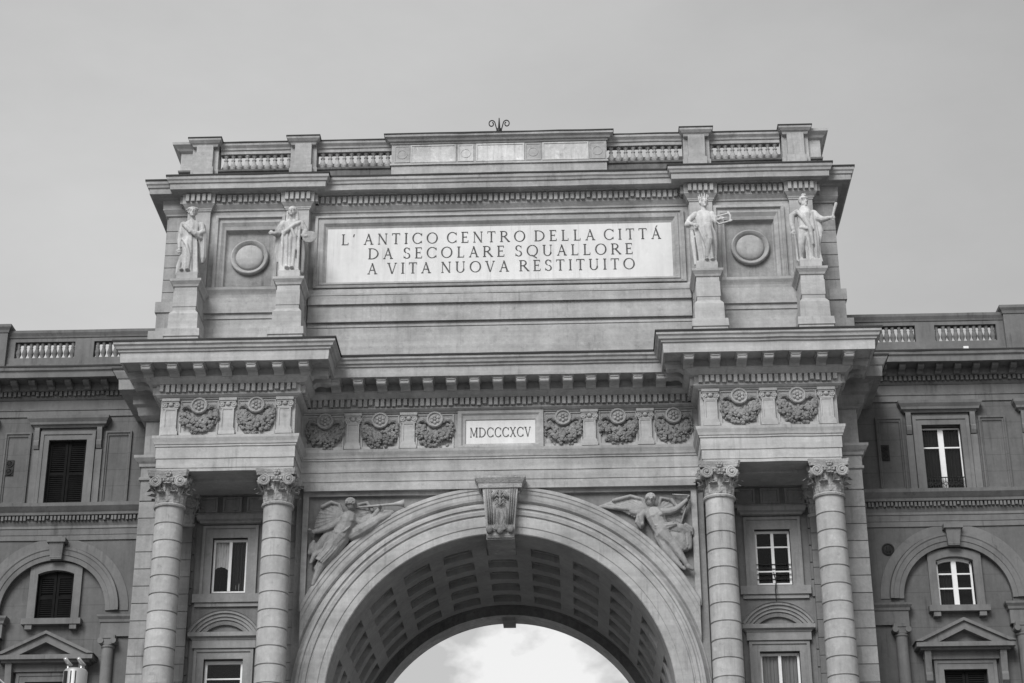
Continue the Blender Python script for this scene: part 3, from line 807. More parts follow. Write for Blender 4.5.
# ---- vault with coffers
v = MB(); Y0, Y1 = 1.9, 9.62
ys = [Y0]; cells = [(2.61+1.42*k, 2.61+1.42*k+.90) for k in range(5)]
for a, b_ in cells: ys += [a, b_]
ys.append(Y1)
angs = [-100.0]; cols = [15.2*k for k in range(-6, 7)]
for c in cols: angs += [c-5.1, c+5.1]
angs.append(100.0)
def cp(a, r, y): return (r*math.sin(R(a)), y, ZA+r*math.cos(R(a)))
SUB = 4
for i in range(len(angs)-1):
    iscol = i % 2 == 1
    for j in range(len(ys)-1):
        isrow = j % 2 == 1
        a0, a1_, ya, yb = angs[i], angs[i+1], ys[j], ys[j+1]
        if iscol and isrow:
            rings = [(RA, 0, 0), (RA+.20, 0, 0), (RA+.20, .8, .11), (RA+.44, .8, .11), (RA+.44, 1.5, .2), (RA+.36, 2.1, .26)]
            for (r0, da0, dy0), (r1, da1, dy1) in zip(rings[:-1], rings[1:]):
                q0 = [(a0+da0, ya+dy0), (a1_-da0, ya+dy0), (a1_-da0, yb-dy0), (a0+da0, yb-dy0)]
                q1 = [(a0+da1, ya+dy1), (a1_-da1, ya+dy1), (a1_-da1, yb-dy1), (a0+da1, yb-dy1)]
                for k in range(4):
                    k2 = (k+1) % 4
                    for u in range(SUB):
                        t0, t1 = u/SUB, (u+1)/SUB
                        L = lambda A_, B_, t: (A_[0]+(B_[0]-A_[0])*t, A_[1]+(B_[1]-A_[1])*t)
                        p, q = L(q0[k], q0[k2], t0), L(q0[k], q0[k2], t1); p2, q2 = L(q1[k], q1[k2], t0), L(q1[k], q1[k2], t1)
                        v.quad(cp(p[0], r0, p[1]), cp(q[0], r0, q[1]), cp(q2[0], r1, q2[1]), cp(p2[0], r1, p2[1]))
            r, da, dy = rings[-1]
            for u in range(SUB):
                x0 = a0+da+(a1_-a0-2*da)*u/SUB; x1 = a0+da+(a1_-a0-2*da)*(u+1)/SUB
                v.quad(cp(x0, r, ya+dy), cp(x1, r, ya+dy), cp(x1, r, yb-dy), cp(x0, r, yb-dy))
        else:
            n = SUB if a1_-a0 < 30 else 12
            for u in range(n):
                x0, x1 = a0+(a1_-a0)*u/n, a0+(a1_-a0)*(u+1)/n
                v.quad(cp(x0, RA, ya), cp(x1, RA, ya), cp(x1, RA, yb), cp(x0, RA, yb))
for s in (-1, 1): v.quad((s*RA, 1.3, 0), (s*RA, 11, 0), (s*RA, 11, 17), (s*RA, 1.3, 17))
V = v.build('coffered_vault', M['soffit'], A)
b = MB()
b.arc(0, ZA, [(RA+.2, 9.62), (RA-.02, 9.62), (RA-.03, 9.9), (5.5, 10.02), (5.5, 10.06), (RA+.1, 10.1)], -4, 184, 80)
b.build('rear_rib', M['stain_shade'], V)  # rib coloured dark to stand for the shadow gap at the vault's end
b = MB(); b.arc(0, ZA, [(RA+.2, 10.04), (5.49, 10.04), (5.49, 11.2), (RA+.1, 11.2)], -4, 184, 80); b.build('rear_arch_ring', M['panel'], V)  # paler stone stands in for light entering from the rear opening
b = MB(); b.box(-.24, .24, 10.3, 11.35, 21.86, 22.2); b.build('rear_keystone', M['soffit'], V)

# ---- attic
b = MB()
holes = []
b.wall(-6.94, 6.94, 28.1, 35.6, 1.75, [(-6.36, 6.36, 32.05, 34.40)], .1)
for s in (-1, 1):
    xs = sorted((s*6.94, s*11.44)); cx = s*9.11
    b.wall(xs[0], xs[1], 28.1, 35.6, 1.45, [(cx-1.2, cx+1.2, 31.84, 34.66)], .25)
    b.quad((s*6.94,1.45,28.1),(s*6.94,1.75,28.1),(s*6.94,1.75,35.6),(s*6.94,1.45,35.6))
    b.quad((s*11.44,1.45,28.1),(s*11.44,1.8,28.1),(s*11.44,1.8,35.6),(s*11.44,1.45,35.6))
AT = b.build('attic_wall', M['attic'], A)
b = MB()      # dado steps of the centre
b.box(-6.9, 6.9, 1.50, 1.8, 31.14, 31.52); b.box(-6.9, 6.9, 1.60, 1.8, 30.53, 31.14); b.box(-6.9, 6.9, 1.56, 1.8, 30.46, 30.53)
b.box(-6.9, 6.9, 1.67, 1.8, 28.1, 30.46); b.box(-6.9, 6.9, 1.64, 1.8, 30.28, 30.36); b.box(-6.9, 6.9, 1.60, 1.8, 28.1, 29.5)
b.sweep([(-6.93, 1.72), (6.93, 1.72)], [(-.05, 31.86), (.03, 31.85), (.10, 31.76), (.12, 31.60), (.24, 31.56), (.24, 31.49), (-.05, 31.49)])
b.build('dado_moulding', M['attic'], AT)
for s in (-1, 1):
    b = MB(); x0, x1 = sorted((s*6.97, s*11.44))
    b.sweep([(x0, 1.45), (x1, 1.45)], [(-.05, 31.83), (.16, 31.82), (.15, 31.72), (.09, 31.62), (.06, 31.55), (.04, 31.42), (-.05, 31.42)])
    b.box(x0, x1, 1.33, 1.5, 30.80, 31.40); b.box(x0, x1, 1.41, 1.5, 28.1, 30.80); b.box(x0, x1, 1.37, 1.5, 30.58, 30.66); b.box(x0, x1, 1.36, 1.5, 28.1, 30.2)
    b.build('ledge', M['attic'], AT)
    cx = s*9.11; b = MB()
    b.frame([(cx-1.28, cx+1.28, 31.82, 34.76, 1.46), (cx-1.28, cx+1.28, 31.82, 34.76, 1.33), (cx-1.18, cx+1.18, 31.84, 34.66, 1.31), (cx-1.14, cx+1.14, 31.85, 34.62, 1.40), (cx-1.06, cx+1.06, 31.86, 34.52, 1.40), (cx-1.04, cx+1.04, 31.865, 34.48, 1.36), (cx-.96, cx+.96, 31.87, 34.34, 1.44), (cx-.90, cx+.90, 31.875, 34.22, 1.47), (cx-.86, cx+.86, 31.88, 34.16, 1.62), (cx-.82, cx+.82, 31.89, 34.12, 1.66)])
    RP = b.build('roundel_panel', M['attic'], AT)
    b = MB(); b.box(cx-.86, cx+.86, 1.652, 1.695, 31.86, 34.16); b.build('panel_field', M['field'], RP)  # recessed field in a darker tone than its frame
    b = MB(); b.disc_y([(.70, 1.67), (.70, 1.52), (.67, 1.48), (.64, 1.47), (.62, 1.51), (.59, 1.51), (.57, 1.55), (.52, 1.58), (.5, 1.67)], cx, 33.13, 40)
    RO = b.build('roundel', M['attic'], RP, smooth=True)
    b.f = []; b.v = []; b.disc_y([(.505, 1.66), (.505, 1.56), (.44, 1.50), (.25, 1.46), (.01, 1.45)], cx, 33.13, 40); b.build('roundel_boss', M['pav'], RP, smooth=True)
    # attic pilasters behind the statues
    for c in CX:
        b = MB(); x = s*c
        b.box(x-.42, x+.42, 1.30, 1.5, 31.0, 35.0)
        b.sweep([(x-.42, 1.46), (x-.42, 1.30), (x+.42, 1.30), (x+.42, 1.46)], [(-.02, 35.2), (.10, 35.19), (.09, 35.1), (.04, 35.02), (.03, 34.92), (-.02, 34.9)])
        b.build('attic_pilaster', M['attic'], AT)
    # rusticated corner
    b = MB(); x0, x1 = sorted((s*11.3, s*12.27)); z = 34.85
    while z > 31.4:
        b.box(x0, x1, 1.72, 10.4, z-.5+.014, z-.014); z -= .5
    b.box(x0+.03, x1-.03, 1.76, 10.3, 28.1, 35.5)
    b.build('rusticated_corner', M['block'], AT)
    b = MB(); x0, x1 = sorted((s*11.3, s*12.44)); b.box(x0, x1, 1.55, 10.4, 30.98, 31.40)
    x0, x1 = sorted((s*11.3, s*12.38)); b.box(x0, x1, 1.6, 10.4, 30.2, 30.98)
    x0, x1 = sorted((s*11.3, s*12.6)); b.box(x0, x1, 1.45, 10.4, 28.1, 30.2)
    b.build('corner_plinth', M['block'], AT)
# inscription
b = MB()
b.frame([(-6.76, 6.76, 31.86, 34.80, 1.75), (-6.76, 6.76, 31.86, 34.80, 1.60), (-6.66, 6.66, 31.93, 34.72, 1.58), (-6.63, 6.63, 31.95, 34.70, 1.65), (-6.56, 6.56, 31.99, 34.64, 1.65), (-6.54, 6.54, 32.0, 34.62, 1.61), (-6.44, 6.44, 32.05, 34.50, 1.63), (-6.36, 6.36, 32.10, 34.40, 1.73), (-6.27, 6.27, 32.16, 34.29, 1.77)])
IP = b.build('inscription_panel', M['attic'], AT)
b = MB(); b.box(-6.3, 6.3, 1.765, 1.83, 32.12, 34.32); b.build('slab_bed', M['attic'], IP)
for xa, xb in ((-6.3, -3.42), (-3.415, -.31), (-.305, 2.9), (2.905, 6.3)):
    b = MB(); b.box(xa, xb, 1.755, 1.80, 32.12, 34.32); b.build('marble_slab', M['marble'], IP)
b = MB()
lettering(b, "L' ANTICO CENTRO DELLA CITTÁ", -5.79, 5.90, 33.66, .44, 1.74, 1.76, .78, .97)
lettering(b, "DA SECOLARE SQUALLORE", -4.79, 4.86, 33.06, .44, 1.74, 1.76, .92, .98)
lettering(b, "A VITA NUOVA RESTITUITO", -4.80, 4.92, 32.45, .44, 1.74, 1.76, .88, .98)
b.build('lettering', M['ink'], IP)
# cornice
half_c = [(-12.27, 10.5), (-12.27, 1.75), (-11.44, 1.75), (-11.44, 1.42), (-6.94, 1.42), (-6.94, 1.75)]
half_f = [(-12.27, 10.5), (-12.27, 1.75), (-11.46, 1.75), (-11.46, 1.30), (-10.60, 1.30), (-10.60, 1.45), (-7.82, 1.45), (-7.82, 1.30), (-6.94, 1.30), (-6.94, 1.75)]
PC, PF = mir(half_c), mir(half_f)
b = MB()
b.sweep(PC, [(-.3, 36.12), (.74, 36.10), (.735, 35.98), (.69, 35.93), (.67, 35.85), (.62, 35.82), (.61, 35.62), (.56, 35.60), (-.3, 35.60)])
AC = b.build('attic_cornice', M['stone'], AT)
b = MB()
b.sweep(PF, [(-.2, 35.61), (.34, 35.605), (.32, 35.58), (.18, 35.56), (.16, 35.22), (.17, 35.19), (.12, 35.12), (.06, 35.04), (.05, 34.98), (.0, 34.96), (-.2, 34.95)])
b.build('bed_moulding', M['stone'], AC)
for i in range(2, len(PF)-3):
    d = MB(); d.dentils(PF[i:i+2], .15, .28, 35.245, 35.53, .2, .125)
    if d.v: d.build('dentil_band', M['stone'], AC)
b = MB(); b.sweep(PC, [(-.3, 36.19), (.77, 36.155), (.77, 36.095), (-.3, 36.095)]); b.build('lead_flashing', M['lead'], AC)
b = MB(); b.box(-12, 12, 2.2, 10.6, 36.0, 36.3); b.taper((-11.6, 11.6, 3.2, 10.4, 36.3), (-11.0, 11.0, 5.0, 9.6, 38.95)); b.build('attic_roof', M['roof'], A)

# ---- statue pedestals
for s in (-1, 1):
    for c in (11.04, 7.39):
        b = MB(); x = s*c
        def pth(h, y): return [(x-h, 1.42), (x-h, y), (x+h, y), (x+h, 1.42)]
        b.box(x-.40, x+.40, .07, 1.42, 29.4, 31.5)
        b.sweep(pth(.40, .07), [(-.1, 31.53), (.16, 31.52), (.15, 31.44), (.07, 31.33), (.04, 31.26), (-.02, 31.24), (-.02, 31.08), (.02, 31.05), (.02, 30.48), (-.03, 30.45), (-.02, 30.36), (.11, 30.18), (.12, 29.58), (.22, 29.54), (.24, 29.25), (.2, 29.22), (.2, 28.2), (-.1, 28.2)])
        b.box(x-.38, x+.38, .08, .95, 31.5, 31.84)
        b.build('statue_pedestal', M['pav'], A)

# ---- parapet of the attic
PB = MB()
PB.sweep([(-12.0, 4.5), (-12.0, 1.85), (12.0, 1.85), (12.0, 4.5)], [(-.35, 36.98), (.05, 36.97), (.04, 36.90), (-.02, 36.86), (-.02, 36.5), (.06, 36.44), (.08, 36.15), (-.35, 36.15)])
PB.build('parapet_base', M['stain_shade'], A)
def railing(x0, x1, n, name='balustrade'):
    b = MB(); b.sweep([(x0, 2.0), (x1, 2.0)], [(-.3, 38.16), (.17, 38.13), (.16, 38.03), (.08, 37.94), (.06, 37.87), (.02, 37.85), (.02, 37.72), (-.3, 37.72)])
    B = b.build(name, M['attic'], A)
    f = MB(); f.sweep([(x0, 2.0), (x1, 2.0)], [(-.3, 38.20), (.19, 38.17), (.19, 38.12), (-.3, 38.12)]); f.build('lead_flashing', M['lead'], B)
    return B
bal = MB(); bal.lathe([(.10, 0), (.10, .06), (.07, .07), (.06, .10), (.115, .19), (.125, .26), (.10, .35), (.06, .46), (.05, .51), (.08, .53), (.08, .56), (.05, .58), (.055, .66), (.10, .69), (.10, .75)], n=12)
bal_me = bal.mesh('baluster', M['carved'], smooth=True)
def balusters(parent, x0, x1, n, y, z, sc_=1.0, mat=None):
    for k in range(n):
        o = bpy.data.objects.new('baluster', bal_me if mat is None else mat); COL.objects.link(o); o.parent = parent
        W_ = worldloc(parent); o.location = (x0+(x1-x0)*(k+.5)/n-W_.x+random.gauss(0, .006), y-W_.y, z-W_.z); q = random.uniform(.94, 1.06); o.scale = (q, q, sc_); o.rotation_euler = (random.gauss(0, .012), random.gauss(0, .012), random.uniform(0, 6))
for x0, x1, n in ((-10.5, -7.75, 10), (-6.85, -4.0, 10), (4.0, 6.85, 10), (7.75, 10.5, 10)):
    B = railing(x0, x1, n); balusters(B, x0+.06, x1-.06, n, 2.14, 36.975)
for x in (-11.05, -7.34, 7.37, 11.05):
    b = MB()
    b.box(x-.49, x+.49, 1.84, 2.45, 36.5, 38.0); b.box(x-.31, x+.31, 1.66, 1.9, 37.02, 37.98)
    b.box(x-.36, x+.36, 1.61, 1.9, 36.62, 37.0); b.box(x-.52, x+.52, 1.79, 2.45, 36.6, 36.98)
    cpth = [(x-.44, 2.4), (x-.44, 1.70), (x+.44, 1.70), (x+.44, 2.4)]
    b.sweep(cpth, [(-.2, 38.22), (.18, 38.20), (.17, 38.11), (.10, 38.02), (.05, 37.98), (.02, 37.90), (-.08, 37.86), (-.2, 37.86)])
    PP = b.build('parapet_pier', M['attic'], A)
    f = MB(); f.sweep(cpth, [(-.2, 38.26), (.2, 38.235), (.2, 38.19), (-.2, 38.19)]); f.build('lead_flashing', M['lead'], PP)
for s in (-1, 1):
    b = MB(); p = [(-12.0, 4.5), (-12.0, 1.98), (-11.4, 1.98)]
    if s > 0: p = [(-x, y) for x, y in reversed(p)]
    b.sweep(p, [(-.3, 38.16), (.30, 38.13), (.29, 38.03), (.16, 37.92), (.10, 37.84), (.04, 37.80), (.0, 37.78), (.0, 36.9), (-.3, 36.9)])
    b.build('parapet_corner', M['attic'], A)
b = MB()
b.box(-4.02, 4.02, 1.76, 2.6, 36.5, 38.0)
b.sweep([(-4.02, 2.6), (-4.02, 1.76), (4.02, 1.76), (4.02, 2.6)], [(-.3, 38.18), (.26, 38.15), (.25, 38.06), (.16, 38.0), (.12, 37.93), (.06, 37.91), (.04, 37.85), (-.3, 37.85)])
b.sweep([(-4.02, 2.6), (-4.02, 1.76), (4.02, 1.76), (4.02, 2.6)], [(-.3, 37.03), (.05, 37.02), (.06, 36.94), (-.3, 36.9)])
PK = b.build('parapet_block', M['attic'], A)
f = MB(); f.sweep([(-4.02, 2.6), (-4.02, 1.76), (4.02, 1.76), (4.02, 2.6)], [(-.3, 38.22), (.28, 38.19), (.28, 38.14), (-.3, 38.14)]); f.build('lead_flashing', M['lead'], PK)
for x0, x1 in ((-3.26, -1.66), (-.80, .90), (1.68, 3.30)):
    f = MB(); f.frame([(x0-.05, x1+.05, 37.05, 37.80, 1.755), (x0-.05, x1+.05, 37.05, 37.80, 1.72), (x0, x1, 37.10, 37.75, 1.72), (x0+.01, x1-.01, 37.11, 37.74, 1.745)], True); f.build('parapet_panel', M['panel'], PK)
for x in (-3.62, -1.24, 1.28, 3.68):
    f = MB(); f.frame([(x-.29, x+.29, 37.07, 37.78, 1.757), (x-.29, x+.29, 37.07, 37.78, 1.735), (x-.25, x+.25, 37.11, 37.74, 1.735), (x-.24, x+.24, 37.12, 37.73, 1.752)], True); f.disc_y([(.2, 1.752), (.19, 1.738), (.16, 1.738), (.15, 1.75), (.01, 1.746)], x, 37.42, 20); f.build('parapet_medallion', M['panel' if x == -1.24 else 'attic'], PK)

# ================================================================== reliefs in the spandrels
def relief(parent, mirror, parts, name):
    """carved out of one block: ('limb', pts xz, radii, lift) / ('ball', xz, rx, rz, lift) / ('wing', outline, root)"""
    b = MB(); YF = 1.40
    for p in parts:
        if p[0] == 'limb':
            l = p[3] if len(p) > 3 else 0
            b.limb([(x, YF-.19-1.15*l, z) for x, z in p[1]], [r*1.28 for r in p[2]], 10)
        elif p[0] == 'ball': b.ball((p[1][0], YF-.24-1.3*(p[4] if len(p) > 4 else 0), p[1][1]), (p[2], .18, p[3]))
        elif p[0] == 'wing':
            pts, root = p[1], p[2]
            edge = []
            for (x0, z0), (x1, z1) in zip(pts[:-1], pts[1:]):
                k = max(1, int(math.hypot(x1-x0, z1-z0)/.085))
                edge += [(x0+(x1-x0)*i/k, z0+(z1-z0)*i/k) for i in range(k)]
            edge.append(pts[-1])
            for i, (x, z) in enumerate(edge):      # overlapping rows of feathers over a solid wing
                for f0, f1, y, r in ((.05, 1.0, .10, .062), (.05, .74, .15, .055), (.05, .48, .19, .05)):
                    if i % 2 and f1 < .6: continue
                    a = (root[0]+(x-root[0])*f0, root[1]+(z-root[1])*f0); c = (root[0]+(x-root[0])*f1, root[1]+(z-root[1])*f1)
                    e = .018 if i % 2 else 0
                    b.limb([(a[0], YF-y, a[1]), ((a[0]+c[0])/2, YF-y-.03-e, (a[1]+c[1])/2), (c[0], YF-y-e, c[1])], [r, r*1.05, r*.8], 6)
            b.limb([(x, YF-.20, z) for x, z in pts[:4]], [.07]*len(pts[:4]), 8)
    return b.build(name, M['relief'], parent, remesh=.019, sm=1)
def folds(a, c, n, spread, r=.028, lift=.2, bend=.08):
    """a fan of carved cloth folds from around point a to around point c"""
    out = []
    dx, dz = c[0]-a[0], c[1]-a[1]; l = math.hypot(dx, dz); nx, nz = -dz/l, dx/l
    for i in range(n):
        u = i/(n-1)*2-1
        p0 = (a[0]+nx*spread[0]*u, a[1]+nz*spread[0]*u); p1 = (c[0]+nx*spread[1]*u, c[1]+nz*spread[1]*u)
        m = ((p0[0]+p1[0])/2+nx*bend, (p0[1]+p1[1])/2+nz*bend)
        out.append(('limb', [p0, m, p1], [r*.7, r, r*.7], lift - .05*abs(u)))
    return out
def curls(c, rx, rz, n=11):
    return [('ball', (c[0]+rx*f*math.cos(R(a)), c[1]+rz*f*math.sin(R(a))), .06, .06, .14) for f in (.0, .55) for a in range(0, 360, 60)] + [('ball', (c[0]+rx*math.cos(R(-20+220*i/(n-1))), c[1]+rz*math.sin(R(-20+220*i/(n-1)))), .055, .06, .1) for i in range(n)]
left = [
 ('wing', [(-5.30,22.92),(-5.46,23.40),(-5.75,23.50),(-6.05,23.34),(-6.22,22.96),(-6.30,22.44),(-5.95,22.62),(-5.62,22.75)], (-5.32,22.95)),
 ('wing', [(-4.98,22.98),(-4.80,23.40),(-4.52,23.46),(-4.33,23.2),(-4.46,22.98),(-4.76,22.93)], (-5.0,22.95)),
 ('ball', (-5.03,23.33), .17, .20, .08), ('ball', (-5.08,23.42), .19, .14, .05), ('limb', [(-5.06,23.15),(-5.08,22.98)], [.09,.10], .04),
 ('limb', [(-5.13,22.82),(-5.22,22.55),(-5.40,22.25)], [.26,.23,.25], .05),
 ('limb', [(-5.32,22.84),(-5.60,22.66),(-5.85,22.52),(-6.15,22.44),(-6.38,22.41)], [.115,.10,.085,.07,.055], .08), ('ball', (-6.43,22.45), .09, .07, .06),
 ('limb', [(-4.92,22.88),(-4.72,22.70),(-4.42,22.76),(-4.25,23.0),(-4.08,23.22)], [.11,.10,.08,.07,.055], .05), ('ball', (-4.06,23.26), .07, .06, .07),
 ('limb', [(-5.42,22.22),(-5.62,21.95),(-5.80,21.70),(-6.02,21.2),(-6.20,20.75)], [.23,.2,.15,.11,.07], .06), ('limb', [(-6.2,20.74),(-6.26,20.58)], [.07,.05], .05),
 ('limb', [(-5.35,22.16),(-5.60,21.75),(-5.72,21.56),(-5.95,21.35),(-6.16,21.15)], [.22,.19,.15,.12,.08], .02),
 ('limb', [(-5.2,22.35),(-5.45,22.0),(-5.9,21.75),(-6.25,21.6),(-6.36,21.35)], [.08,.1,.09,.08,.05], .03),
 ('limb', [(-6.3,22.1),(-6.35,21.85),(-6.25,21.6)], [.05,.09,.05], 0), ('limb', [(-6.38,22.0),(-6.42,21.7)], [.05,.06], 0),
 ('limb', [(-4.98,22.28),(-4.75,22.42),(-4.45,22.60),(-4.1,22.84),(-3.75,23.0)], [.15,.19,.17,.13,.08], .02), ('limb', [(-5.55,22.5),(-5.85,22.25),(-6.1,21.9),(-6.3,21.5)], [.10,.15,.14,.08], -.04), ('limb', [(-5.5,22.05),(-5.8,21.55),(-6.1,21.15)], [.2,.2,.12], -.02), ('limb', [(-4.6,22.85),(-4.3,22.95),(-4.0,23.05)], [.09,.10,.07], -.02),
 ('limb', [(-4.9,22.7),(-4.78,22.45)], [.06,.05], .05), ('limb', [(-4.75,22.85),(-4.60,22.55)], [.05,.05], .05), ('limb', [(-4.2,22.9),(-3.9,23.12),(-3.65,23.1)], [.08,.07,.06], 0),
 ('limb', [(-5.64,22.1),(-5.85,21.95),(-6.05,21.55)], [.03,.035,.03], .2), ('limb', [(-5.3,22.05),(-5.55,21.7)], [.03,.03], .2),
]
left += folds((-5.42,22.25),(-6.05,21.35),5,(.16,.14),.03,.24,.05) + folds((-4.85,22.45),(-3.95,22.98),4,(.10,.06),.026,.12,.03) + folds((-5.05,22.5),(-5.5,22.3),3,(.03,.05),.025,.3) + curls((-5.06,23.40),.15,.13)
left += [('ball', (-4.93,23.29), .035, .045, .22), ('ball', (-5.22,22.70), .13, .12, .11), ('ball', (-5.02,22.74), .12, .11, .11), ('limb', [(-6.28,22.36),(-6.45,22.52),(-6.5,22.4)], [.03,.03,.02], .1)]
F1 = relief(A, 1, left, 'relief_figure'); F1['label'] = 'carved winged figure blowing a long trumpet'
b = MB(); b.tube([(-4.9,1.10,23.26),(-4.2,1.12,23.32),(-3.62,1.14,23.37),(-3.42,1.14,23.39),(-3.24,1.15,23.40)], [.035,.04,.05,.085,.14], 10); b.build('trumpet', M['stone'], F1, smooth=True)
right = [
 ('wing', [(5.04,22.96),(4.88,23.42),(4.47,23.54),(3.90,23.40),(3.42,23.22),(4.16,23.08),(4.6,22.84)], (5.08,22.98)),
 ('wing', [(5.38,23.04),(5.50,23.46),(5.86,23.38),(6.20,22.94),(6.12,22.52),(5.66,22.56)], (5.36,22.98)),
 ('ball', (5.15,23.32), .155, .20, .09), ('ball', (5.13,23.43), .17, .12, .06), ('limb', [(5.17,23.12),(5.2,22.95)], [.09,.11], .04),
 ('limb', [(5.28,22.80),(5.38,22.52),(5.52,22.28)], [.26,.23,.24], .06),
 ('limb', [(5.52,22.92),(5.78,22.93),(6.0,23.01),(6.2,23.17),(6.40,23.36)], [.11,.10,.085,.07,.05], .10), ('ball', (6.43,23.4), .06, .07, .1),
 ('limb', [(5.08,22.80),(4.92,22.9),(4.80,22.78),(4.82,22.52)], [.10,.10,.10,.07], .06), ('ball', (4.84,22.46), .07, .09, .06),
 ('limb', [(4.72,22.8),(4.66,22.6),(4.80,22.42)], [.06,.07,.05], .02),
 ('limb', [(5.48,22.2),(5.64,22.0),(5.80,21.82),(6.02,21.5),(6.24,21.12)], [.2,.17,.13,.11,.065], .10), ('limb', [(6.24,21.1),(6.34,20.98),(6.46,20.90)], [.065,.07,.045], .08),
 ('limb', [(5.42,22.12),(5.52,21.86),(5.62,21.62),(5.85,21.3),(6.08,21.04)], [.16,.14,.12,.09,.06], .02), ('limb', [(6.08,21.02),(6.2,20.93)], [.055,.04], .02),
 ('limb', [(4.95,22.85),(4.75,22.95),(4.5,23.0)], [.10,.11,.08], -.03), ('limb', [(5.6,22.3),(5.95,22.0),(6.2,21.75)], [.18,.22,.18], -.03), ('limb', [(5.5,22.34),(5.85,22.36),(6.15,22.3),(6.36,22.2)], [.12,.18,.16,.1], .04),
 ('limb', [(5.95,22.25),(5.98,21.9),(5.94,21.62)], [.1,.11,.06], .04), ('limb', [(6.15,22.25),(6.18,21.9),(6.12,21.66)], [.1,.1,.07], .07), ('limb', [(6.36,22.2),(6.4,21.9),(6.40,21.68)], [.09,.09,.07], .04),
 ('limb', [(5.98,21.6),(6.2,21.62),(6.42,21.66)], [.06,.07,.05], .02),
 ('limb', [(5.3,22.42),(5.55,22.42),(5.85,22.48)], [.04,.04,.04], .24), ('limb', [(5.3,22.32),(5.6,22.28),(5.95,22.4)], [.035,.04,.035], .24),
 ('limb', [(6.3,22.5),(6.5,22.35),(6.52,22.15)], [.05,.06,.03], 0),
]
right += folds((5.95,22.35),(6.05,21.7),3,(.12,.10),.028,.14,.03) + folds((6.25,22.25),(6.3,21.75),4,(.14,.14),.028,.14,.02) + folds((5.25,22.38),(5.95,22.42),3,(.07,.05),.026,.28,-.03) + folds((5.6,22.2),(5.98,21.65),3,(.1,.06),.024,.2,.03) + curls((5.14,23.40),.14,.12)
right += [('ball', (5.16,23.28), .03, .045, .26), ('ball', (5.22,22.74), .13, .11, .13), ('ball', (5.44,22.77), .13, .11, .13), ('ball', (5.38,22.48), .15, .16, .10)]
F2 = relief(A, 1, right, 'relief_figure'); F2['label'] = 'carved winged figure holding up a slender rod'
b = MB(); b.tube([(6.46,1.2,23.54),(6.30,1.18,23.0),(6.12,1.2,22.44)], [.03,.035,.04], 8); b.tube([(6.46,1.2,23.54),(5.9,1.3,23.62)], [.03,.02], 6); b.build('rod', M['stone'], F2, smooth=True)

# ================================================================== STATUES
def robe(b, secs, n=48, folds=11, amp=.10, seed=0, twist=0.0):
    """lofted drapery: secs = (x, y, z, rx, ry, fold strength)"""
    rnd = random.Random(seed); ph = [rnd.uniform(0, 6.28) for _ in range(4)]
    vs = []; m = len(secs)
    for j, (x, y, z, rx, ry, k) in enumerate(secs):
        for i in range(n):
            a = 2*math.pi*i/n
            f = 1 + k*amp*(math.sin(a*folds + ph[0] + twist*j) + .6*math.sin(a*(folds-4) + ph[1] - twist*j*.7) + .4*math.sin(a*5+ph[2]))
            vs.append((x + rx*f*math.cos(a), y + ry*f*math.sin(a), z))
    fs = [(j*n+i, j*n+(i+1)%n, (j+1)*n+(i+1)%n, (j+1)*n+i) for j in range(m-1) for i in range(n)]
    fs += [tuple(range(n-1,-1,-1)), tuple(range((m-1)*n, m*n))]
    b.add(vs, fs)
def head(b, x, y, z, turn=0.0, hair='bun', s=1.0):
    """head with brow, nose, chin, eye sockets and hair; z = centre of the head"""
    rot = Matrix.Rotation(turn, 3, 'Z')
    def P(dx, dy, dz): v = rot @ Vector((dx*s, dy*s, dz*s)); return (x+v.x, y+v.y, z+v.z)
    b.ball(P(0, .02, .04), (.155*s, .18*s, .19*s), rot)
    b.ball(P(0, -.05, -.08), (.115*s, .125*s, .15*s), rot)
    b.ball(P(0, -.19, -.03), (.028*s, .045*s, .065*s), rot)
    b.ball(P(0, -.155, -.19), (.05*s, .045*s, .045*s), rot)
    b.ball(P(0, -.165, -.12), (.05*s, .03*s, .02*s), rot)
    b.limb([P(-.10, -.13, .05), P(0, -.165, .055), P(.10, -.13, .05)], [.028*s]*3, 6)
    for q in (-1, 1): b.ball(P(q*.06, -.14, .0), (.028*s, .02*s, .018*s), rot); b.ball(P(q*.155, 0, -.02), (.02*s, .04*s, .055*s), rot)
    b.limb([P(0, .02, -.14), P(0, .03, -.34)], [.10*s, .12*s], 10)
    if hair == 'bun':
        b.ball(P(0, .05, .08), (.175*s, .19*s, .17*s), rot); b.ball(P(0, .2, .04), (.10*s, .10*s, .10*s), rot)
        for q in range(7):
            a = R(-80+q*26.7); b.ball(P(.16*math.sin(a), -.10*math.cos(a), .13), (.05*s, .05*s, .05*s), rot)
    elif hair == 'veil':
        b.ball(P(0, .06, .06), (.185*s, .19*s, .20*s), rot); b.limb([P(-.16, .08, .02), P(-.19, .10, -.3)], [.07*s, .08*s], 8); b.limb([P(.16, .08, .02), P(.19, .10, -.3)], [.07*s, .08*s], 8)
    elif hair == 'crown':
        b.ball(P(0, .05, .07), (.17*s, .19*s, .17*s), rot)
        for q in range(11):
            a = 2*math.pi*q/11; b.limb([P(.15*math.sin(a), .02-.16*math.cos(a), .12), P(.18*math.sin(a), .02-.19*math.cos(a), .27)], [.04*s, .025*s], 6)
    elif hair == 'helmet':
        b.ball(P(0, .04, .09), (.19*s, .21*s, .18*s), rot); b.limb([P(0, -.16, .24), P(0, .02, .33), P(0, .22, .24), P(0, .27, .05)], [.04*s, .06*s, .06*s, .04*s], 8)
        b.limb([P(-.15, -.14, .10), P(0, -.2, .11), P(.15, -.14, .10)], [.03*s]*3, 6)
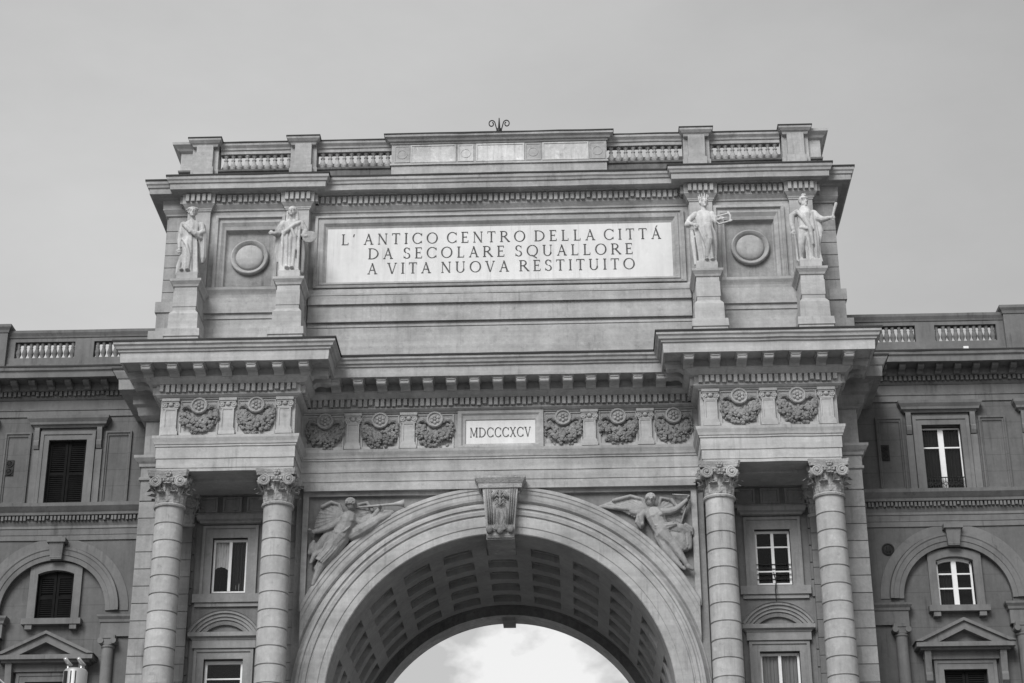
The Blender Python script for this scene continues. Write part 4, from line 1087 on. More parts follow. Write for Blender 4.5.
def hand(b, x, y, z, d, s=1.0, curl=.35):
    """palm, four unequal fingers bent at the knuckle and a thumb; d = pointing direction"""
    d = Vector(d).normalized(); u = d.cross(Vector((0, 1, 0)));
    if u.length < .1: u = d.cross(Vector((1, 0, 0)))
    u.normalize(); w = d.cross(u)
    c = Vector((x, y, z)); b.ball(c + d*.06*s, (.07*s, .06*s, .07*s))
    for k, l in enumerate((.085, .105, .10, .075)):
        o = c + d*.09*s + u*(k-1.5)*.034*s
        p = o + d*l*.6*s + w*.01*s; q = p + d*l*.5*s*(1-curl) - w*l*curl*s
        b.limb([o, p, q], [.02*s, .018*s, .014*s], 6)
    o = c + d*.03*s - u*.06*s; b.limb([o, o + d*.06*s - u*.05*s, o + d*.11*s - u*.05*s], [.022*s, .02*s, .015*s], 6)
def statue_base(b, h=.10):
    b.box(-.36, .36, -.32, .36, 0, h)
def statue(name, label, x, maker):
    b = MB(); statue_base(b); maker(b)
    o = b.mesh(name, M['statue'], remesh=.016, sm=1)
    ob = bpy.data.objects.new(name, o); COL.objects.link(ob); ob.location = (x, .47, 31.835)
    tag(ob, label, 'statue', 'statues on the arch pedestals')
    return ob
def st1(b):   # robed figure, cloth gathered at the chest and falling from the far arm
    robe(b, [(.02,0,.08,.33,.27,1),(.02,0,.4,.29,.25,1.1),(0,0,.9,.28,.23,1),(-.02,.0,1.3,.29,.22,.8),(-.03,0,1.6,.27,.20,.5),(-.03,.0,1.9,.31,.21,.35),(-.02,.01,2.12,.33,.18,.2),(0,.02,2.25,.22,.14,.1)], folds=10, amp=.16, seed=1, twist=.3)
    head(b, .0, -.03, 2.60, .15, 'bun')
    b.limb([(-.32,.0,2.12),(-.39,.02,1.75),(-.40,-.05,1.40),(-.37,-.14,1.12)], [.12,.11,.09,.065]); hand(b, -.37,-.16,1.06, (.05,-.2,-1))
    b.limb([(.32,.02,2.10),(.42,-.02,1.78),(.30,-.22,1.62),(.14,-.28,1.68)], [.13,.12,.10,.075]); hand(b, .12,-.29,1.69, (-1,-.1,.2))
    robe(b, [(.47,.02,.55,.05,.06,.3),(.48,.0,.75,.10,.09,.8),(.46,0,1.2,.11,.1,.8),(.42,0,1.7,.12,.11,.5),(.36,.02,2.08,.12,.12,.2)], n=20, folds=5, amp=.12, seed=4)
    b.limb([(-.28,-.16,2.05),(-.05,-.25,1.78),(.2,-.26,1.6),(.36,-.12,1.5)], [.07,.08,.09,.08]); b.limb([(-.3,-.1,1.5),(-.1,-.24,1.2),(.05,-.26,.7),(.02,-.26,.15)], [.05,.055,.05,.04])
    b.limb([(-.26,-.05,.9),(-.36,-.04,.45),(-.38,-.06,.1)], [.09,.10,.09]); b.ball((.02,-.32,.14),(.09,.16,.07)); b.ball((-.2,-.3,.14),(.08,.15,.06))
def st2(b):   # draped woman with arm out to one side and a palette on the other
    robe(b, [(0,0,.08,.36,.28,1),(0,0,.4,.34,.26,1.1),(-.02,0,.9,.34,.25,1),(-.02,.0,1.3,.35,.24,.9),(0,0,1.6,.34,.22,.6),(.0,.0,1.9,.34,.22,.35),(0,.01,2.1,.33,.19,.2),(0,.02,2.22,.2,.13,.1)], folds=11, amp=.16, seed=2, twist=.12)
    head(b, -.02, -.05, 2.54, -.1, 'veil', .95)
    b.limb([(-.32,.0,2.06),(-.44,-.02,1.8),(-.50,-.16,1.58),(-.58,-.30,1.52)], [.15,.15,.13,.085]); hand(b, -.60,-.33,1.52, (-1,-.3,.0)); b.ball((-.70,-.35,1.54),(.09,.06,.06)); robe(b, [(-.46,.0,.5,.04,.05,.2),(-.47,0,.9,.10,.10,.8),(-.47,0,1.4,.12,.12,.7),(-.44,0,1.8,.12,.12,.3)], n=18, folds=5, amp=.15, seed=12)
    b.limb([(.32,.0,2.06),(.48,.02,1.75),(.46,-.14,1.48),(.52,-.24,1.42)], [.14,.13,.11,.08]); hand(b, .52,-.26,1.42, (1,-.1,.05))
    b.ball((.68,-.24,1.40), (.27,.04,.24), Matrix.Rotation(-.25, 3, 'Y'))
    for (xa, xb) in ((-.3,-.28),(-.15,-.1),(.2,.12),(.3,.3)): b.limb([(xa,-.18,1.7),((xa+xb)/2,-.26,1.1),(xb,-.25,.15)], [.04,.06,.05])
    b.limb([(.28,-.12,2.06),(.05,-.24,1.85),(-.2,-.25,1.62),(-.33,-.15,1.4)], [.06,.08,.08,.06]); b.limb([(-.05,-.24,1.9),(.15,-.27,1.4),(.2,-.27,.9)], [.04,.07,.05])
    b.limb([(-.38,.0,1.75),(-.42,-.02,1.2),(-.33,-.06,.2)], [.10,.09,.07]); b.limb([(.4,0,1.35),(.42,0,.8),(.42,0,.12)], [.08,.09,.07]); b.ball((-.08,-.33,.14),(.09,.15,.06)); b.ball((.1,-.33,.14),(.08,.15,.06))
def st3(b):   # bare-shouldered figure with crest of hair, holding up a small frame
    robe(b, [(.06,0,.08,.27,.24,1),(.06,0,.4,.27,.23,1.1),(.05,0,.9,.31,.25,1),(.02,.0,1.3,.33,.24,.8),(0,0,1.5,.31,.22,.4),(.0,.0,1.7,.28,.19,.15),(0,.0,1.95,.31,.19,.05),(0,.02,2.15,.30,.16,.05),(0,.03,2.25,.18,.12,.0)], folds=9, amp=.16, seed=3, twist=.25)
    head(b, .02, -.04, 2.56, .2, 'crown')
    b.limb([(-.30,.0,2.1),(-.50,.0,1.92),(-.60,-.08,1.72),(-.42,-.2,1.60)], [.12,.11,.10,.07]); hand(b, -.40,-.22,1.58, (1,-.2,-.3)); b.ball((-.58,-.08,1.66),(.14,.12,.12))
    b.limb([(.30,.0,2.1),(.42,-.06,1.82),(.46,-.2,1.66),(.52,-.28,1.74)], [.12,.11,.09,.065]); hand(b, .52,-.30,1.75, (1,-.1,.4))
    fr = [(.42,-.34,1.82),(.88,-.34,1.95)]
    b.limb(fr, [.035,.035], 8); b.limb([(.50,-.34,1.52),(.96,-.34,1.66)], [.035,.035], 8); b.limb([(.40,-.34,1.82),(.40,-.34,1.62),(.52,-.34,1.52)], [.035]*3, 8); b.limb([(.45,-.34,1.69),(.80,-.34,1.79)], [.02,.02], 6); b.limb([(.84,-.34,2.02),(.92,-.34,1.84),(.90,-.34,1.62)], [.03,.04,.03], 8)
    for (xa, xb) in ((-.22,.12),(-.1,.2),(.1,.22)): b.limb([(xa,-.18,1.5),((xa+xb)/2,-.28,.95),(xb,-.23,.15)], [.04,.055,.045])
    robe(b, [(-.36,.06,.10,.06,.08,.3),(-.38,.05,.6,.09,.1,.8),(-.42,.04,1.1,.10,.1,.8),(-.45,.02,1.5,.07,.08,.3)], n=18, folds=5, amp=.14, seed=8)
    b.limb([(.1,-.2,1.5),(.14,-.27,.95),(.02,-.24,.3)], [.14,.13,.08]); b.ball((.0,-.30,.14),(.08,.15,.06)); b.ball((.2,-.30,.14),(.08,.14,.06))
def st4(b):   # helmeted figure with one bare leg and one arm stretched out
    b.limb([(-.02,0,1.35),(-.02,.0,1.65),(-.01,0,1.95),(0,.01,2.12)], [.26,.25,.29,.24], 14)
    b.limb([(-.16,0,1.35),(-.20,-.06,.98),(-.22,-.10,.80),(-.24,-.03,.45),(-.25,.0,.16)], [.19,.16,.125,.11,.07]); b.ball((-.26,-.12,.14),(.08,.17,.06))
    b.limb([(.14,0,1.35),(.14,-.1,.85),(.16,-.06,.5),(.16,-.02,.16)], [.19,.15,.11,.07]); b.ball((.15,-.14,.14),(.08,.17,.06))
    robe(b, [(.16,-.02,.10,.20,.16,.9),(.16,-.04,.5,.20,.2,1),(.15,-.04,1.0,.25,.22,1),(.10,-.02,1.4,.28,.24,.7),(.08,0,1.75,.28,.23,.4),(.1,.0,2.05,.27,.2,.2)], folds=9, amp=.14, seed=5, twist=.25)
    robe(b, [(.34,.06,.10,.20,.14,.8),(.33,.06,.5,.14,.13,.9),(.36,.04,1.0,.12,.12,.8),(.32,.02,1.4,.1,.1,.3)], n=20, folds=5, amp=.12, seed=6)
    head(b, -.02, -.03, 2.50, .35, 'helmet', .95)
    b.limb([(-.30,.0,2.08),(-.48,-.02,1.95),(-.50,-.04,1.60),(-.46,-.12,1.34)], [.13,.12,.10,.075]); hand(b, -.46,-.14,1.30, (0,-.15,-1)); b.limb([(-.46,-.16,1.4),(-.42,-.12,.7),(-.40,-.1,.12)], [.035,.04,.045], 8)
    b.limb([(.30,.0,2.05),(.44,-.08,1.82),(.60,-.22,1.68),(.80,-.34,1.68)], [.14,.14,.11,.075]); hand(b, .82,-.35,1.68, (1,-.2,.05))
    b.limb([(.90,-.34,1.64),(1.0,-.34,2.0),(1.08,-.33,2.25)], [.035,.05,.06], 8); b.limb([(.34,.02,2.06),(.46,.0,1.75),(.5,.0,1.3),(.46,.02,.9)], [.12,.13,.11,.05])
    b.limb([(-.3,-.1,2.1),(-.1,-.26,1.75),(.1,-.28,1.35),(.16,-.28,.7)], [.08,.09,.09,.05]); b.limb([(-.22,-.15,1.42),(.0,-.26,1.32),(.2,-.24,1.3)], [.06,.07,.06])
statue('statue', 'robed marble statue with a cloth hanging from its arm, on the leftmost pedestal', -11.06, st1)
statue('statue', 'veiled marble statue holding a rounded palette out to its side', -7.42, st2)
statue('statue', 'crowned marble statue holding up a small pronged frame beside the inscription', 7.40, st3)
statue('statue', 'helmeted marble statue with one bare leg, an arm stretched towards the open sky', 11.02, st4)

# iron finial over the centre
b = MB(); b.tube([(0,2.1,38.27),(0,2.1,38.62),(0,2.1,39.12)], [.06,.05,.018], 8)
b.ball((0,2.1,38.55), (.11,.09,.16)); b.box(-.14,.14,2.0,2.2,38.26,38.36)
for s in (-1, 1):
    pts = []
    for i in range(30):
        u = i/29
        if u < .35: pts.append((s*(.06+.22*u/.35*.6), 2.1, 38.45+.42*u/.35))
        else:
            q = (u-.35)/.65; a = R(180-430*q); rad = .17*(1-.6*q); pts.append((s*(.192+.17+rad*math.cos(a)), 2.1, 38.87+rad*math.sin(a)))
    b.tube([(x*.78, y, z) for x, y, z in pts], [.022]*30, 6)
o = b.build('iron_finial', M['iron']); tag(o, 'small wrought iron finial with two scrolls on top of the arch', 'finial')
_c = Vector((0, 2.1, 38.26))
o.data.transform(Matrix.Translation(-_c)); o.location = _c

# ================================================================== SIDE BUILDINGS
def side_building(s):
    name = 'side_building'
    T = thing(name, 'dark grey plastered building with shuttered windows, left of the arch' if s < 0 else 'dark grey plastered building with white framed glass windows, right of the arch', 'building', (s*17.0, 3.6, 0))
    def X(*a): return sorted(s*x for x in a)
    XA, XB = 12.3, 26.0
    bays = [15.69, 21.60]
    w = MB(); xs = X(XA, XB)
    hl = []
    for c in bays:
        hl.append((s*c-.69, s*c+.69, 24.4, 26.88))
    w.wall(xs[0], xs[1], 23.1, 29.4, 3.6, hl, .3)
    hl = []
    for c in bays: hl += [(s*c-.64, s*c+.64, 20.25, 22.02), (s*c-.73, s*c+.73, 14.5, 18.03)]
    w.wall(xs[0], xs[1], 0, 23.1, 3.78, hl, .3)
    w.box(xs[0], xs[1], 4.3, 14, 29.3, 29.6)
    w.quad((s*XB,3.6,0),(s*XB,16,0),(s*XB,16,29.4),(s*XB,3.6,29.4)); w.quad((xs[0],16,0),(xs[1],16,0),(xs[1],16,29.4),(xs[0],16,29.4))
    w.build('plaster_wall', M['plaster'], T)
    # front layer with the arches
    f = MB()
    edges = [XA] + [ (bays[i]+bays[i+1])/2 for i in range(len(bays)-1)] + [XB]
    for i, c in enumerate(bays):
        a, b_ = X(edges[i], edges[i+1]); f.arch_face(a, b_, 23.1, s*c, 20.5, 1.86, 3.6, 40, .18)
    f.build('arcade_wall', M['plaster_smooth'], T)
    # cornice, string course
    p = [(xs[0], 3.6), (xs[1], 3.6)]
    b = MB(); b.sweep(p, [(-.3, 29.38), (1.02, 29.36), (1.0, 29.25), (.94, 29.20), (.93, 29.16), (.92, 29.0), (.82, 28.99), (.80, 29.02), (.26, 29.02), (.25, 28.80), (.2, 28.75), (.10, 28.74), (.10, 28.54), (.12, 28.52), (.06, 28.46), (.02, 28.44), (.02, 28.12), (.1, 28.10), (.09, 28.04), (.06, 28.02), (.05, 27.80), (-.05, 27.79)])
    CO = b.build('cornice', M['trim'], T)
    b = MB(); b.dentils(p, .08, .22, 28.56, 28.73, .17, .10); b.build('dentil_band', M['trim'], CO)
    md = MB(); md.prism_x([(-.24, 29.015), (-.72, 29.015), (-.72, 28.90), (-.6, 28.84), (-.4, 28.83), (-.34, 28.76), (-.24, 28.74)], -.11, .11)
    me = md.mesh('bracket', M['trim'])
    k = 0; x = 13.1
    while x < XB:
        o = bpy.data.objects.new('bracket', me); COL.objects.link(o); o.parent = CO; o.location = (s*x-s*17.0, 0, 0); x += .661
    b = MB(); b.sweep(p, [(-.2, 29.46), (1.04, 29.42), (1.04, 29.36), (-.2, 29.36)]); b.build('lead_gutter', M['lead'], CO)
    b = MB(); b.sweep(p, [(-.2, 24.36), (.5, 24.34), (.48, 24.22), (.36, 24.08), (.32, 24.04), (.3, 23.95), (.14, 23.93), (.14, 23.74), (.16, 23.72), (.10, 23.60), (.12, 23.50), (.09, 23.48), (.07, 23.28), (.05, 23.26), (.05, 23.085), (-.1, 23.08)])
    SC = b.build('string_course', M['trim'], T)
    b = MB(); b.dentils(p, .12, .27, 23.76, 23.92, .135, .08); b.build('dentil_band', M['trim'], SC)
    # roof parapet
    b = MB(); y = 4.3
    x0, x1 = xs
    b.box(x0, x1, 4.18, 4.6, 29.4, 30.2); b.box(x0, x1, 4.24, 4.58, 30.2, 30.47)
    b.sweep([(x0, 4.3), (x1, 4.3)], [(-.3, 31.60), (.14, 31.57), (.13, 31.47), (.07, 31.36), (.05, 31.30), (.02, 31.28), (.02, 31.14), (-.3, 31.14)])
    for (a, b_) in ((15.28, 15.99), (18.25, 20.6)):
        q = X(a, b_); b.box(q[0], q[1], 4.27, 4.58, 30.46, 31.16)
    q = X(18.52, 20.5); b.box(q[0], q[1], 4.08, 4.7, 29.4, 31.5); b.sweep([(q[0], 4.6), (q[0], 4.08), (q[1], 4.08), (q[1], 4.6)], [(-.2, 31.78), (.14, 31.76), (.13, 31.66), (.06, 31.56), (.03, 31.46), (-.2, 31.46)])
    BA = b.build('balustrade', M['trim'], T)
    bm_ = MB(); bm_.lathe([(.085, 0), (.085, .05), (.05, .08), (.10, .2), (.11, .27), (.085, .36), (.055, .46), (.075, .49), (.05, .52), (.08, .62), (.08, .67)], n=12)
    me = bm_.mesh('baluster', M['trim'], smooth=True)
    for a, b_, n in ((12.75, 15.28, 11), (15.99, 18.25, 10)):
        q = X(a, b_); balusters(BA, q[0], q[1], n, 4.42, 30.47, 1.0, me)
    for i, c in enumerate(bays):
        cx = s*c
        # --- upper floor window
        b = MB()
        for (a, b_, c0, c1) in ((-.98, -.69, 24.36, 27.17), (.69, .98, 24.36, 27.17), (-.69, .69, 26.88, 27.17)): b.box(cx+a, cx+b_, 3.50, 3.65, c0, c1)
        for (a, b_, c0, c1) in ((-1.0, -.88, 24.36, 27.2), (.88, 1.0, 24.36, 27.2), (-.88, .88, 27.08, 27.2)): b.box(cx+a, cx+b_, 3.465, 3.64, c0, c1)
        b.build('window_casing', M['trim'], T)
        hh = 1.28 if i == 0 else 3.1
        b = MB(); b.sweep([(cx-hh, 3.62), (cx-hh, 3.42), (cx+hh, 3.42), (cx+hh, 3.62)], [(-.02, 27.74), (.22, 27.72), (.2, 27.62), (.12, 27.5), (.10, 27.42), (.04, 27.40), (-.02, 27.32)])
        b.box(cx-1.0, cx+1.0, 3.53, 3.65, 27.2, 27.33)
        b.build('window_hood', M['trim'], T)
        for q in (-1, 1):
            b = MB(); x = cx+q*(1.14 if i == 0 else 2.95)
            b.prism_x([(3.62, 27.33), (3.40, 27.33), (3.40, 27.22), (3.44, 26.98), (3.46, 26.86), (3.42, 26.8), (3.44, 26.66), (3.50, 26.54), (3.62, 26.50)], x-.09, x+.09)
            b.box(x-.12, x+.12, 3.52, 3.64, 24.36, 26.5); b.build('console', M['trim'], T)
        for q in ((-1, 1) if i == 0 else ()):
            x = cx+q*1.83; b = MB()
            b.frame([(x-.48, x+.48, 24.40, 27.20, 3.60), (x-.48, x+.48, 24.40, 27.20, 3.51), (x-.42, x+.42, 24.46, 27.13, 3.50), (x-.40, x+.40, 24.48, 27.10, 3.54), (x-.36, x+.36, 24.53, 27.04, 3.55), (x-.345, x+.345, 24.55, 27.0, 3.592)], True)
            b.build('wall_panel', M['plaster'], T)
        if i == 0:
            x = s*15.69-2.05; b = MB(); b.box(x-.15, x+.15, 3.55, 3.62, 25.56, 26.15)
            for z in (25.71, 26.0):
                for a in range(8):
                    q = 2*math.pi*a/8; b.limb([(x, 3.53, z), (x+.1*math.cos(q), 3.53, z+.1*math.sin(q))], [.015, .015], 5)
                b.arc(x, z, [(.10, 3.52), (.13, 3.52), (.13, 3.56), (.10, 3.56), (.10, 3.52)], 0, 360, 16)
            b.build('vent_grille', M['grille'], T)
        # --- lunette
        b = MB(); b.arc(cx, 20.5, [(1.86, 3.62), (1.86, 3.54), (2.02, 3.52), (2.04, 3.49), (2.2, 3.48), (2.24, 3.45), (2.33, 3.45), (2.33, 3.62)], 0, 180, 48)
        b.arc(cx, 20.5, [(2.36, 3.62), (2.36, 3.565), (2.66, 3.565), (2.66, 3.62)], 0, 180, 48)
        b.build('arch_moulding', M['trim'], T)
        b = MB(); b.taper((cx-.20, cx+.20, 3.38, 3.6, 22.34), (cx-.26, cx+.26, 3.26, 3.6, 22.92)); b.box(cx-.33, cx+.33, 3.2, 3.62, 22.92, 23.08); b.box(cx-.21, cx+.21, 3.36, 3.6, 22.40, 22.48); b.build('arch_keystone', M['trim'], T)
        b = MB(); hw, ar = .64, .14; Rr = (hw*hw+ar*ar)/(2*ar); hwo, aro = .92, .2; Ro = Rr+.29
        n = 16; poly = []
        an = math.asin(hw/Rr)
        for k in range(n+1):
            a = -an+2*an*k/n; poly.append((cx+Rr*math.sin(a), 22.02-Rr+Rr*math.cos(a)))
        for k in range(n):
            p0, p1 = poly[k], poly[k+1]
            o0 = (cx+(p0[0]-cx)*hwo/hw, 22.31-aro*((p0[0]-cx)/hw)**2*.9); o1 = (cx+(p1[0]-cx)*hwo/hw, 22.31-aro*((p1[0]-cx)/hw)**2*.9)
            b.prism_y([p0, p1, o1, o0], 3.66, 3.95)
        z_s = poly[0][1]; zo = 22.31-aro*.9
        for q in (-1, 1):
            xa = cx+q*hw; xb = cx+q*hwo; b.prism_y([(xa, 20.2), (xa, z_s), (xb, zo), (xb, 20.2)], 3.66, 3.95)
        b.build('window_casing', M['trim'], T)
        b = MB(); b.box(cx-1.04, cx+1.04, 3.50, 3.95, 20.03, 20.24); b.box(cx-.9, cx-.66, 3.54, 3.9, 19.86, 20.03); b.box(cx+.66, cx+.9, 3.54, 3.9, 19.86, 20.03); b.build('window_sill', M['trim'], T)
        # --- piers, imposts and half columns
        for q in (-1, 1):
            if q*s < 0 and i == 0: xa_, xb_ = X(12.2, 13.92)
            elif q*s > 0 and i == 0: xa_, xb_ = X(17.36, 19.95)
            elif q*s > 0: xa_, xb_ = X(23.3, 24.6)
            else: continue
            b = MB(); b.sweep([(xa_, 3.78), (xa_, 3.5), (xb_, 3.5), (xb_, 3.78)], [(-.03, 20.32), (.14, 20.31), (.13, 20.24), (.06, 20.15), (.04, 20.06), (0, 20.04), (0, 19.56), (-.03, 19.55)])
            b.build('impost', M['trim'], T)
        for x in ([s*13.60, s*17.72] if i == 0 else [s*19.55, s*23.7]):
            b = MB(); b.lathe([(.29, 1.2), (.29, 1.4), (.235, 1.5), (.225, 10), (.20, 19.1), (.235, 19.14), (.235, 19.2), (.21, 19.22)], x, 3.5, 24)
            HC = b.build('half_column', M['trim'], T, smooth=False)
            b = MB(); b.box(x-.27, x+.27, 3.25, 3.6, 19.43, 19.55); b.box(x-.2, x+.2, 3.28, 3.6, 19.22, 19.43)
            for q in (-1, 1): b.tube([(x+q*.22, 3.22, 19.34), (x+q*.22, 3.6, 19.34)], .105, 12)
            b.build('ionic_capital', M['trim'], HC)
        # --- pedimented lower window
        b = MB()
        zE, zA, hwp = 18.86, 19.64, 1.66
        t = .30
        L = math.hypot(hwp, zA-zE); nx, nz = (zA-zE)/L, hwp/L
        for q in (-1, 1):
            o0, o1 = (cx+q*hwp, zE), (cx, zA)
            i0, i1 = (cx+q*(hwp-.75), zE), (cx, zA-.34)
            b.prism_y([o0, o1, i1, i0], 3.20, 3.8); b.prism_y([(cx+q*(hwp+.05), zE+.02), (cx, zA+.05), (cx, zA-.06), (cx+q*(hwp-.2), zE+.02)], 3.10, 3.8)
        b.box(cx-hwp, cx+hwp, 3.15, 3.8, 18.70, 18.855); b.box(cx-hwp+.14, cx+hwp-.14, 3.3, 3.8, 18.62, 18.70)
        b.prism_y([(cx-1.0, 18.85), (cx+1.0, 18.85), (cx, 19.32)], 3.52, 3.8)
        b.box(cx-1.4, cx+1.4, 3.56, 3.8, 18.36, 18.62)
        b.build('pediment', M['trim'], T)
        for q in (-1, 1):
            b = MB(); x = cx+q*1.27; b.prism_x([(3.8, 18.62), (3.36, 18.62), (3.36, 18.5), (3.42, 18.2), (3.46, 17.9), (3.42, 17.8), (3.44, 17.6), (3.6, 17.45), (3.8, 17.4)], x-.11, x+.11); b.box(x-.13, x+.13, 3.66, 3.8, 13, 17.42); b.build('console', M['trim'], T)
        b = MB()
        for (a, b_, c0, c1) in ((-1.02, -.73, 13, 18.32), (.73, 1.02, 13, 18.32), (-.73, .73, 18.03, 18.32)): b.box(cx+a, cx+b_, 3.66, 3.82, c0, c1)
        for (a, b_, c0, c1) in ((-1.05, -.94, 13, 18.35), (.94, 1.05, 13, 18.35), (-.94, .94, 18.23, 18.35)): b.box(cx+a, cx+b_, 3.63, 3.81, c0, c1)
        b.build('window_casing', M['trim'], T)
        # --- closures
        def shutters(hw, z0, z1, y, arch=0, ajar=False):
            for q in (-1, 1):
                b = MB(); a, b_ = sorted((cx+q*.012, cx+q*(hw-.01)))
                zt = z1-arch
                for (u0, u1, v0, v1) in ((a, a+.09, z0, zt), (b_-.09, b_, z0, zt), (a+.09, b_-.09, z0, z0+.14), (a+.09, b_-.09, zt-.12, zt), (a+.09, b_-.09, (z0+zt)/2-.06, (z0+zt)/2+.06)): b.box(u0, u1, y, y+.06, v0, v1)
                if arch: b.prism_y([(a, zt), (b_, zt), (b_, zt+(.0 if q > 0 else arch)), (a, zt+(arch if q > 0 else .0))], y, y+.06)
                z = z0+.16
                while z < zt-.15:
                    if abs(z-(z0+zt)/2) > .09:
                        b.add([(a+.09, y+.015, z), (b_-.09, y+.015, z), (b_-.09, y+.05, z+.05), (a+.09, y+.05, z+.05), (a+.09, y+.005, z+.012), (b_-.09, y+.005, z+.012), (b_-.09, y+.04, z+.062), (a+.09, y+.04, z+.062)], [(0,1,2,3),(4,7,6,5),(0,4,5,1),(3,2,6,7)])
                    z += .075
                b.box(a+.09, b_-.09, y+.056, y+.065, z0, zt)
                if q > 0: b.box(a-.03, a+.02, y+.058, y+.075, z0, zt)
                b.build('shutter', M['shutter'], T)
        b = MB(); b.box(cx-.72, cx+.72, 3.96, 4.0, 14, 18.1); b.box(cx-.7, cx+.7, 4.2, 4.22, 14, 26.95); b.build('dark_interior_backing', M['room'], T)  # flat dark sheets added to block light leaking past the shutters
        if s < 0:
            shutters(.69, 24.38, 26.88, 3.68); shutters(.64, 20.25, 22.02, 3.86, .13); shutters(.73, 14.6, 18.03, 3.86)
        else:
            W = window(T, cx, .69, 24.38, 26.84, 3.82, (26.10,), fw=.04, mull=.19, curtains=[(cx-.64, cx-.1, 24.4, 26.8, 'dim_curtain', ''), (cx+.1, cx+.64, 24.4, 26.8, 'dim_curtain', '')])
            b = MB(); b.tube([(cx-.67, 3.66, 24.93), (cx+.67, 3.66, 24.93)], .02, 6); b.tube([(cx-.67, 3.66, 24.46), (cx+.67, 3.66, 24.46)], .015, 6)
            for k in range(15): x = cx-.63+k*.09; b.tube([(x, 3.66, 24.40), (x, 3.66, 24.93)], .012, 5)
            for k in range(7): b.arc(cx-.54+k*.18, 24.7, [(.055, 3.65), (.075, 3.65), (.075, 3.67), (.055, 3.67), (.055, 3.65)], 0, 360, 12)
            b.build('window_railing', M['iron'], W)
            window(T, cx, .62, 20.26, 22.02, 3.92, (21.45, 20.93), fw=.07, mull=.17, arch=.13, curtains=[(cx-.55, cx-.1, 20.3, 21.6, 'dim_curtain', '')])
            shutters(.73, 14.6, 18.03, 3.86)
        if s > 0 or i == 0:
            x = s*15.69-2.26
            if i == 0:
                b = MB(); b.disc_y([(.22, 3.61), (.22, 3.56), (.18, 3.54), (.15, 3.57), (.08, 3.55), (.01, 3.54)], x, 22.28, 24)
                b.tube([(x-.05, 3.53, 22.38), (x-.05, 3.53, 22.18)], .02, 5); b.tube([(x+.05, 3.53, 22.38), (x+.05, 3.53, 22.18)], .02, 5)
                b.build('wall_medallion', M['grille'], T, smooth=False)
    return T
side_building(-1); side_building(1)

F = thing('floodlight', 'tiny white floodlight on the cornice of the right side building', 'floodlight', (16.75, 2.95, 29.40))
b = MB(); b.box(16.66, 16.84, 2.86, 3.0, 29.52, 29.64); b.build('lamp_housing', M['white'], F)
b = MB(); b.tube([(16.75, 2.95, 29.38), (16.75, 2.95, 29.53)], .025, 6); b.box(16.68, 16.82, 2.9, 3.02, 29.40, 29.43); b.build('bracket', M['iron'], F)

# ================================================================== foreground bits at the lower left
L = thing('lamp_post', 'shiny steel lamp post head with two bright spotlights, lower left foreground', 'lamp post', (-4.31, -35, 0))
b = MB(); b.lathe([(.12, 0), (.12, .3), (.07, .35), (.06, 7.2), (.15, 7.35), (.16, 7.4), (.16, 8.24), (.14, 8.27), (.02, 8.28)], -4.315, -35, 28); PO = b.build('post', M['steel'], L, smooth=True)
b = MB()
for a, ww in ((-128, .035), (-75, .012), (-98, .012)):
    x_, y_ = -4.315+.152*math.cos(R(a)), -35+.152*math.sin(R(a)); b.tube([(x_, y_, 7.4), (x_, y_, 8.22)], ww, 8)
b.build('dark_reflection_strip', M['iron'], PO)  # dark strips added for the reflections on the shiny post
for dx in (-.125, .055):
    b = MB(); x = -4.315+dx
    b.tube([(x+.02, -35, 8.25), (x+.01, -35, 8.33)], .015, 6); b.tube([(x+.05, -34.95, 8.34), (x, -35.0, 8.38), (x-.02, -35.06, 8.42)], [.02, .03, .024], 10)
    b.build('spotlight', M['chrome'], L, smooth=True)
Tn = thing('canopy_tent', 'dark pointed canopy with a pale edge at the bottom left corner', 'tent', (-4.5, -45, 0))
b = MB(); b.taper((-6.6, -2.05, -47.2, -42.8, 5.37), (-4.6, -4.1, -45.2, -44.8, 7.15)); b.box(-6.6, -2.05, -47.2, -42.8, 5.07, 5.37)
TR = b.build('canopy_roof', M['black_canvas'], Tn)
b = MB()
for x, y in ((-6.6, -47.2), (-2.05, -47.2), (-2.05, -42.8), (-6.6, -42.8)):
    ex, ey = (-4.6 if x < -4 else -4.1), (-45.2 if y < -45 else -44.8)
    b.tube([(x, y, 5.38), (ex, ey, 7.16)], .009, 6)
b.build('piping', M['pale_edge'], TR)
for x, y in ((-6.5, -47.1), (-2.15, -47.1), (-2.15, -42.9), (-6.5, -42.9)):
    b = MB(); b.tube([(x, y, 0), (x, y, 5.3)], .05, 8); b.build('pole', M['steel'], Tn)

# ================================================================== CAMERA
fw = Vector((-0.02861771, 0.91063023, 0.41223005)); rt = Vector((0.99941311, 0.03383364, -0.00535872)); up = Vector((0.01882706, -0.41183476, 0.91106403))
cam = bpy.data.cameras.new('camera'); co = bpy.data.objects.new('camera', cam); COL.objects.link(co)
mt = Matrix(((rt.x, up.x, -fw.x, 2.39), (rt.y, up.y, -fw.y, -60.0), (rt.z, up.z, -fw.z, 1.7), (0, 0, 0, 1)))
co.matrix_world = mt
cam.sensor_width = 36; cam.lens = 1900*36/1024; cam.clip_end = 3000
sc.camera = co

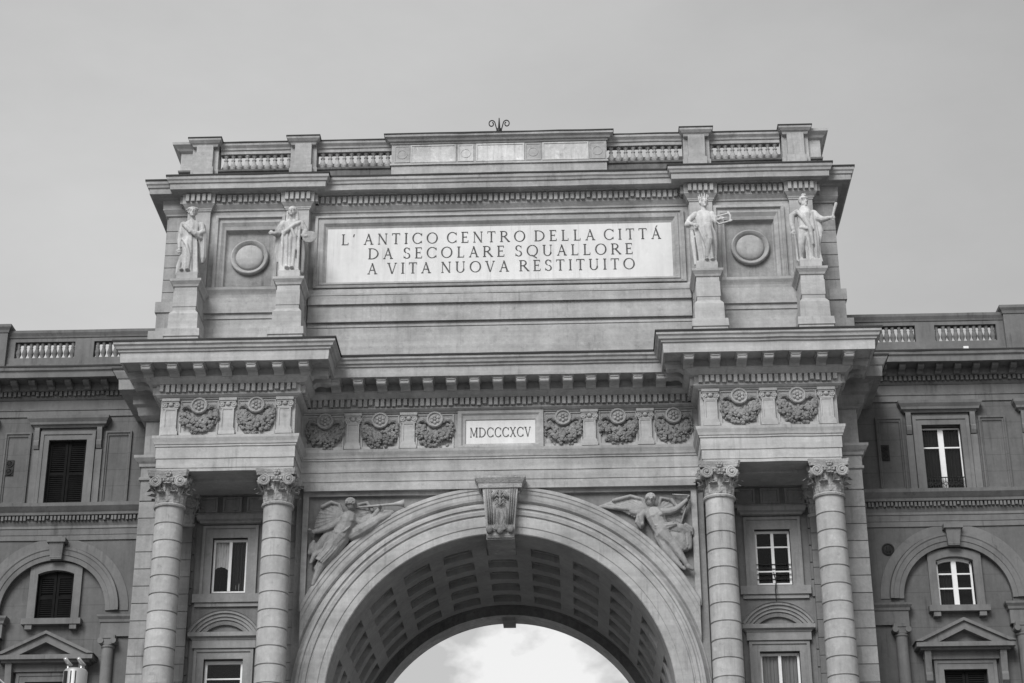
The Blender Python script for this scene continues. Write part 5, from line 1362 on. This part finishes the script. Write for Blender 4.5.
# ================================================================== LIGHT
EL, AZ = 38, -22       # sun in front of the facade and a little to the left
sun = bpy.data.lights.new('sun', 'SUN'); sun.energy = 1.6; sun.angle = R(30); sun.color = (1, 1, 1)
so = bpy.data.objects.new('sun', sun); COL.objects.link(so)
sd = Vector((math.sin(R(AZ))*math.cos(R(EL)), -math.cos(R(AZ))*math.cos(R(EL)), math.sin(R(EL))))   # towards the sun
so.rotation_euler = sd.to_track_quat('Z', 'Y').to_euler()
W = bpy.data.worlds.new('World'); sc.world = W; W.use_nodes = True
t = W.node_tree; t.nodes.clear()
out = t.nodes.new('ShaderNodeOutputWorld'); bg = t.nodes.new('ShaderNodeBackground'); bg.inputs['Strength'].default_value = .10
sky = t.nodes.new('ShaderNodeTexSky'); sky.sky_type = 'NISHITA'; sky.sun_disc = False
sky.sun_elevation = R(EL); sky.sun_rotation = math.atan2(sd.x, sd.y); sky.dust_density = 3.0
bw = t.nodes.new('ShaderNodeRGBToBW'); t.links.new(sky.outputs[0], bw.inputs[0])
tc = t.nodes.new('ShaderNodeTexCoord'); D = tc.outputs['Generated']
sx = t.nodes.new('ShaderNodeSeparateXYZ'); t.links.new(D, sx.inputs[0])
big = noise(t, D, 2.2, 3, .5)
mp = t.nodes.new('ShaderNodeMapping'); mp.inputs['Location'].default_value = (.7, .4, .1); t.links.new(D, mp.inputs[0])
puff = noise(t, mp.outputs[0], 8.0, 8, .55, (1, 1, 1.5))
low = maprange(t, sx.outputs[2], .30, .36, 1.0, 0.0)          # cloud edges show near the horizon, the upper sky is an even veil
veil = mathn(t, 'MULTIPLY', maprange(t, big, .3, .7, 2.3, 2.6), maprange(t, sx.outputs[0], -.3, .3, 1.06, .90))
veil = mathn(t, 'MULTIPLY', veil, maprange(t, noise(t, D, 4.5, 6, .6, (1, 1, 2.2)), .3, .7, .93, 1.07))
veil = mathn(t, 'MULTIPLY', veil, maprange(t, sx.outputs[2], .38, .60, 1.06, .93))
dp = t.nodes.new('ShaderNodeVectorMath'); dp.operation = 'DOT_PRODUCT'; t.links.new(D, dp.inputs[0]); dp.inputs[1].default_value = (-.06, .885, .462)     # view-centred brightening and darker corners put into the sky colour
veil = mathn(t, 'MULTIPLY', veil, maprange(t, dp.outputs['Value'], .945, 1.0, .90, 1.07))
cl = maprange(t, puff, .475, .545, 2.45, 4.05)
mixv = mathn(t, 'ADD', mathn(t, 'MULTIPLY', veil, mathn(t, 'SUBTRACT', 1.0, low)), mathn(t, 'MULTIPLY', cl, low))
tot = mathn(t, 'ADD', mathn(t, 'MULTIPLY', bw.outputs[0], .12), mixv)
cc = t.nodes.new('ShaderNodeCombineColor')
for i in range(3): t.links.new(tot, cc.inputs[i])
t.links.new(cc.outputs[0], bg.inputs[0]); t.links.new(bg.outputs[0], out.inputs[0])
vs_ = sc.view_settings
vs_.view_transform = 'Standard'; vs_.look = 'None'; vs_.gamma = 1; vs_.use_curve_mapping = False; vs_.exposure = 1.0
sc.cycles.max_bounces = 6
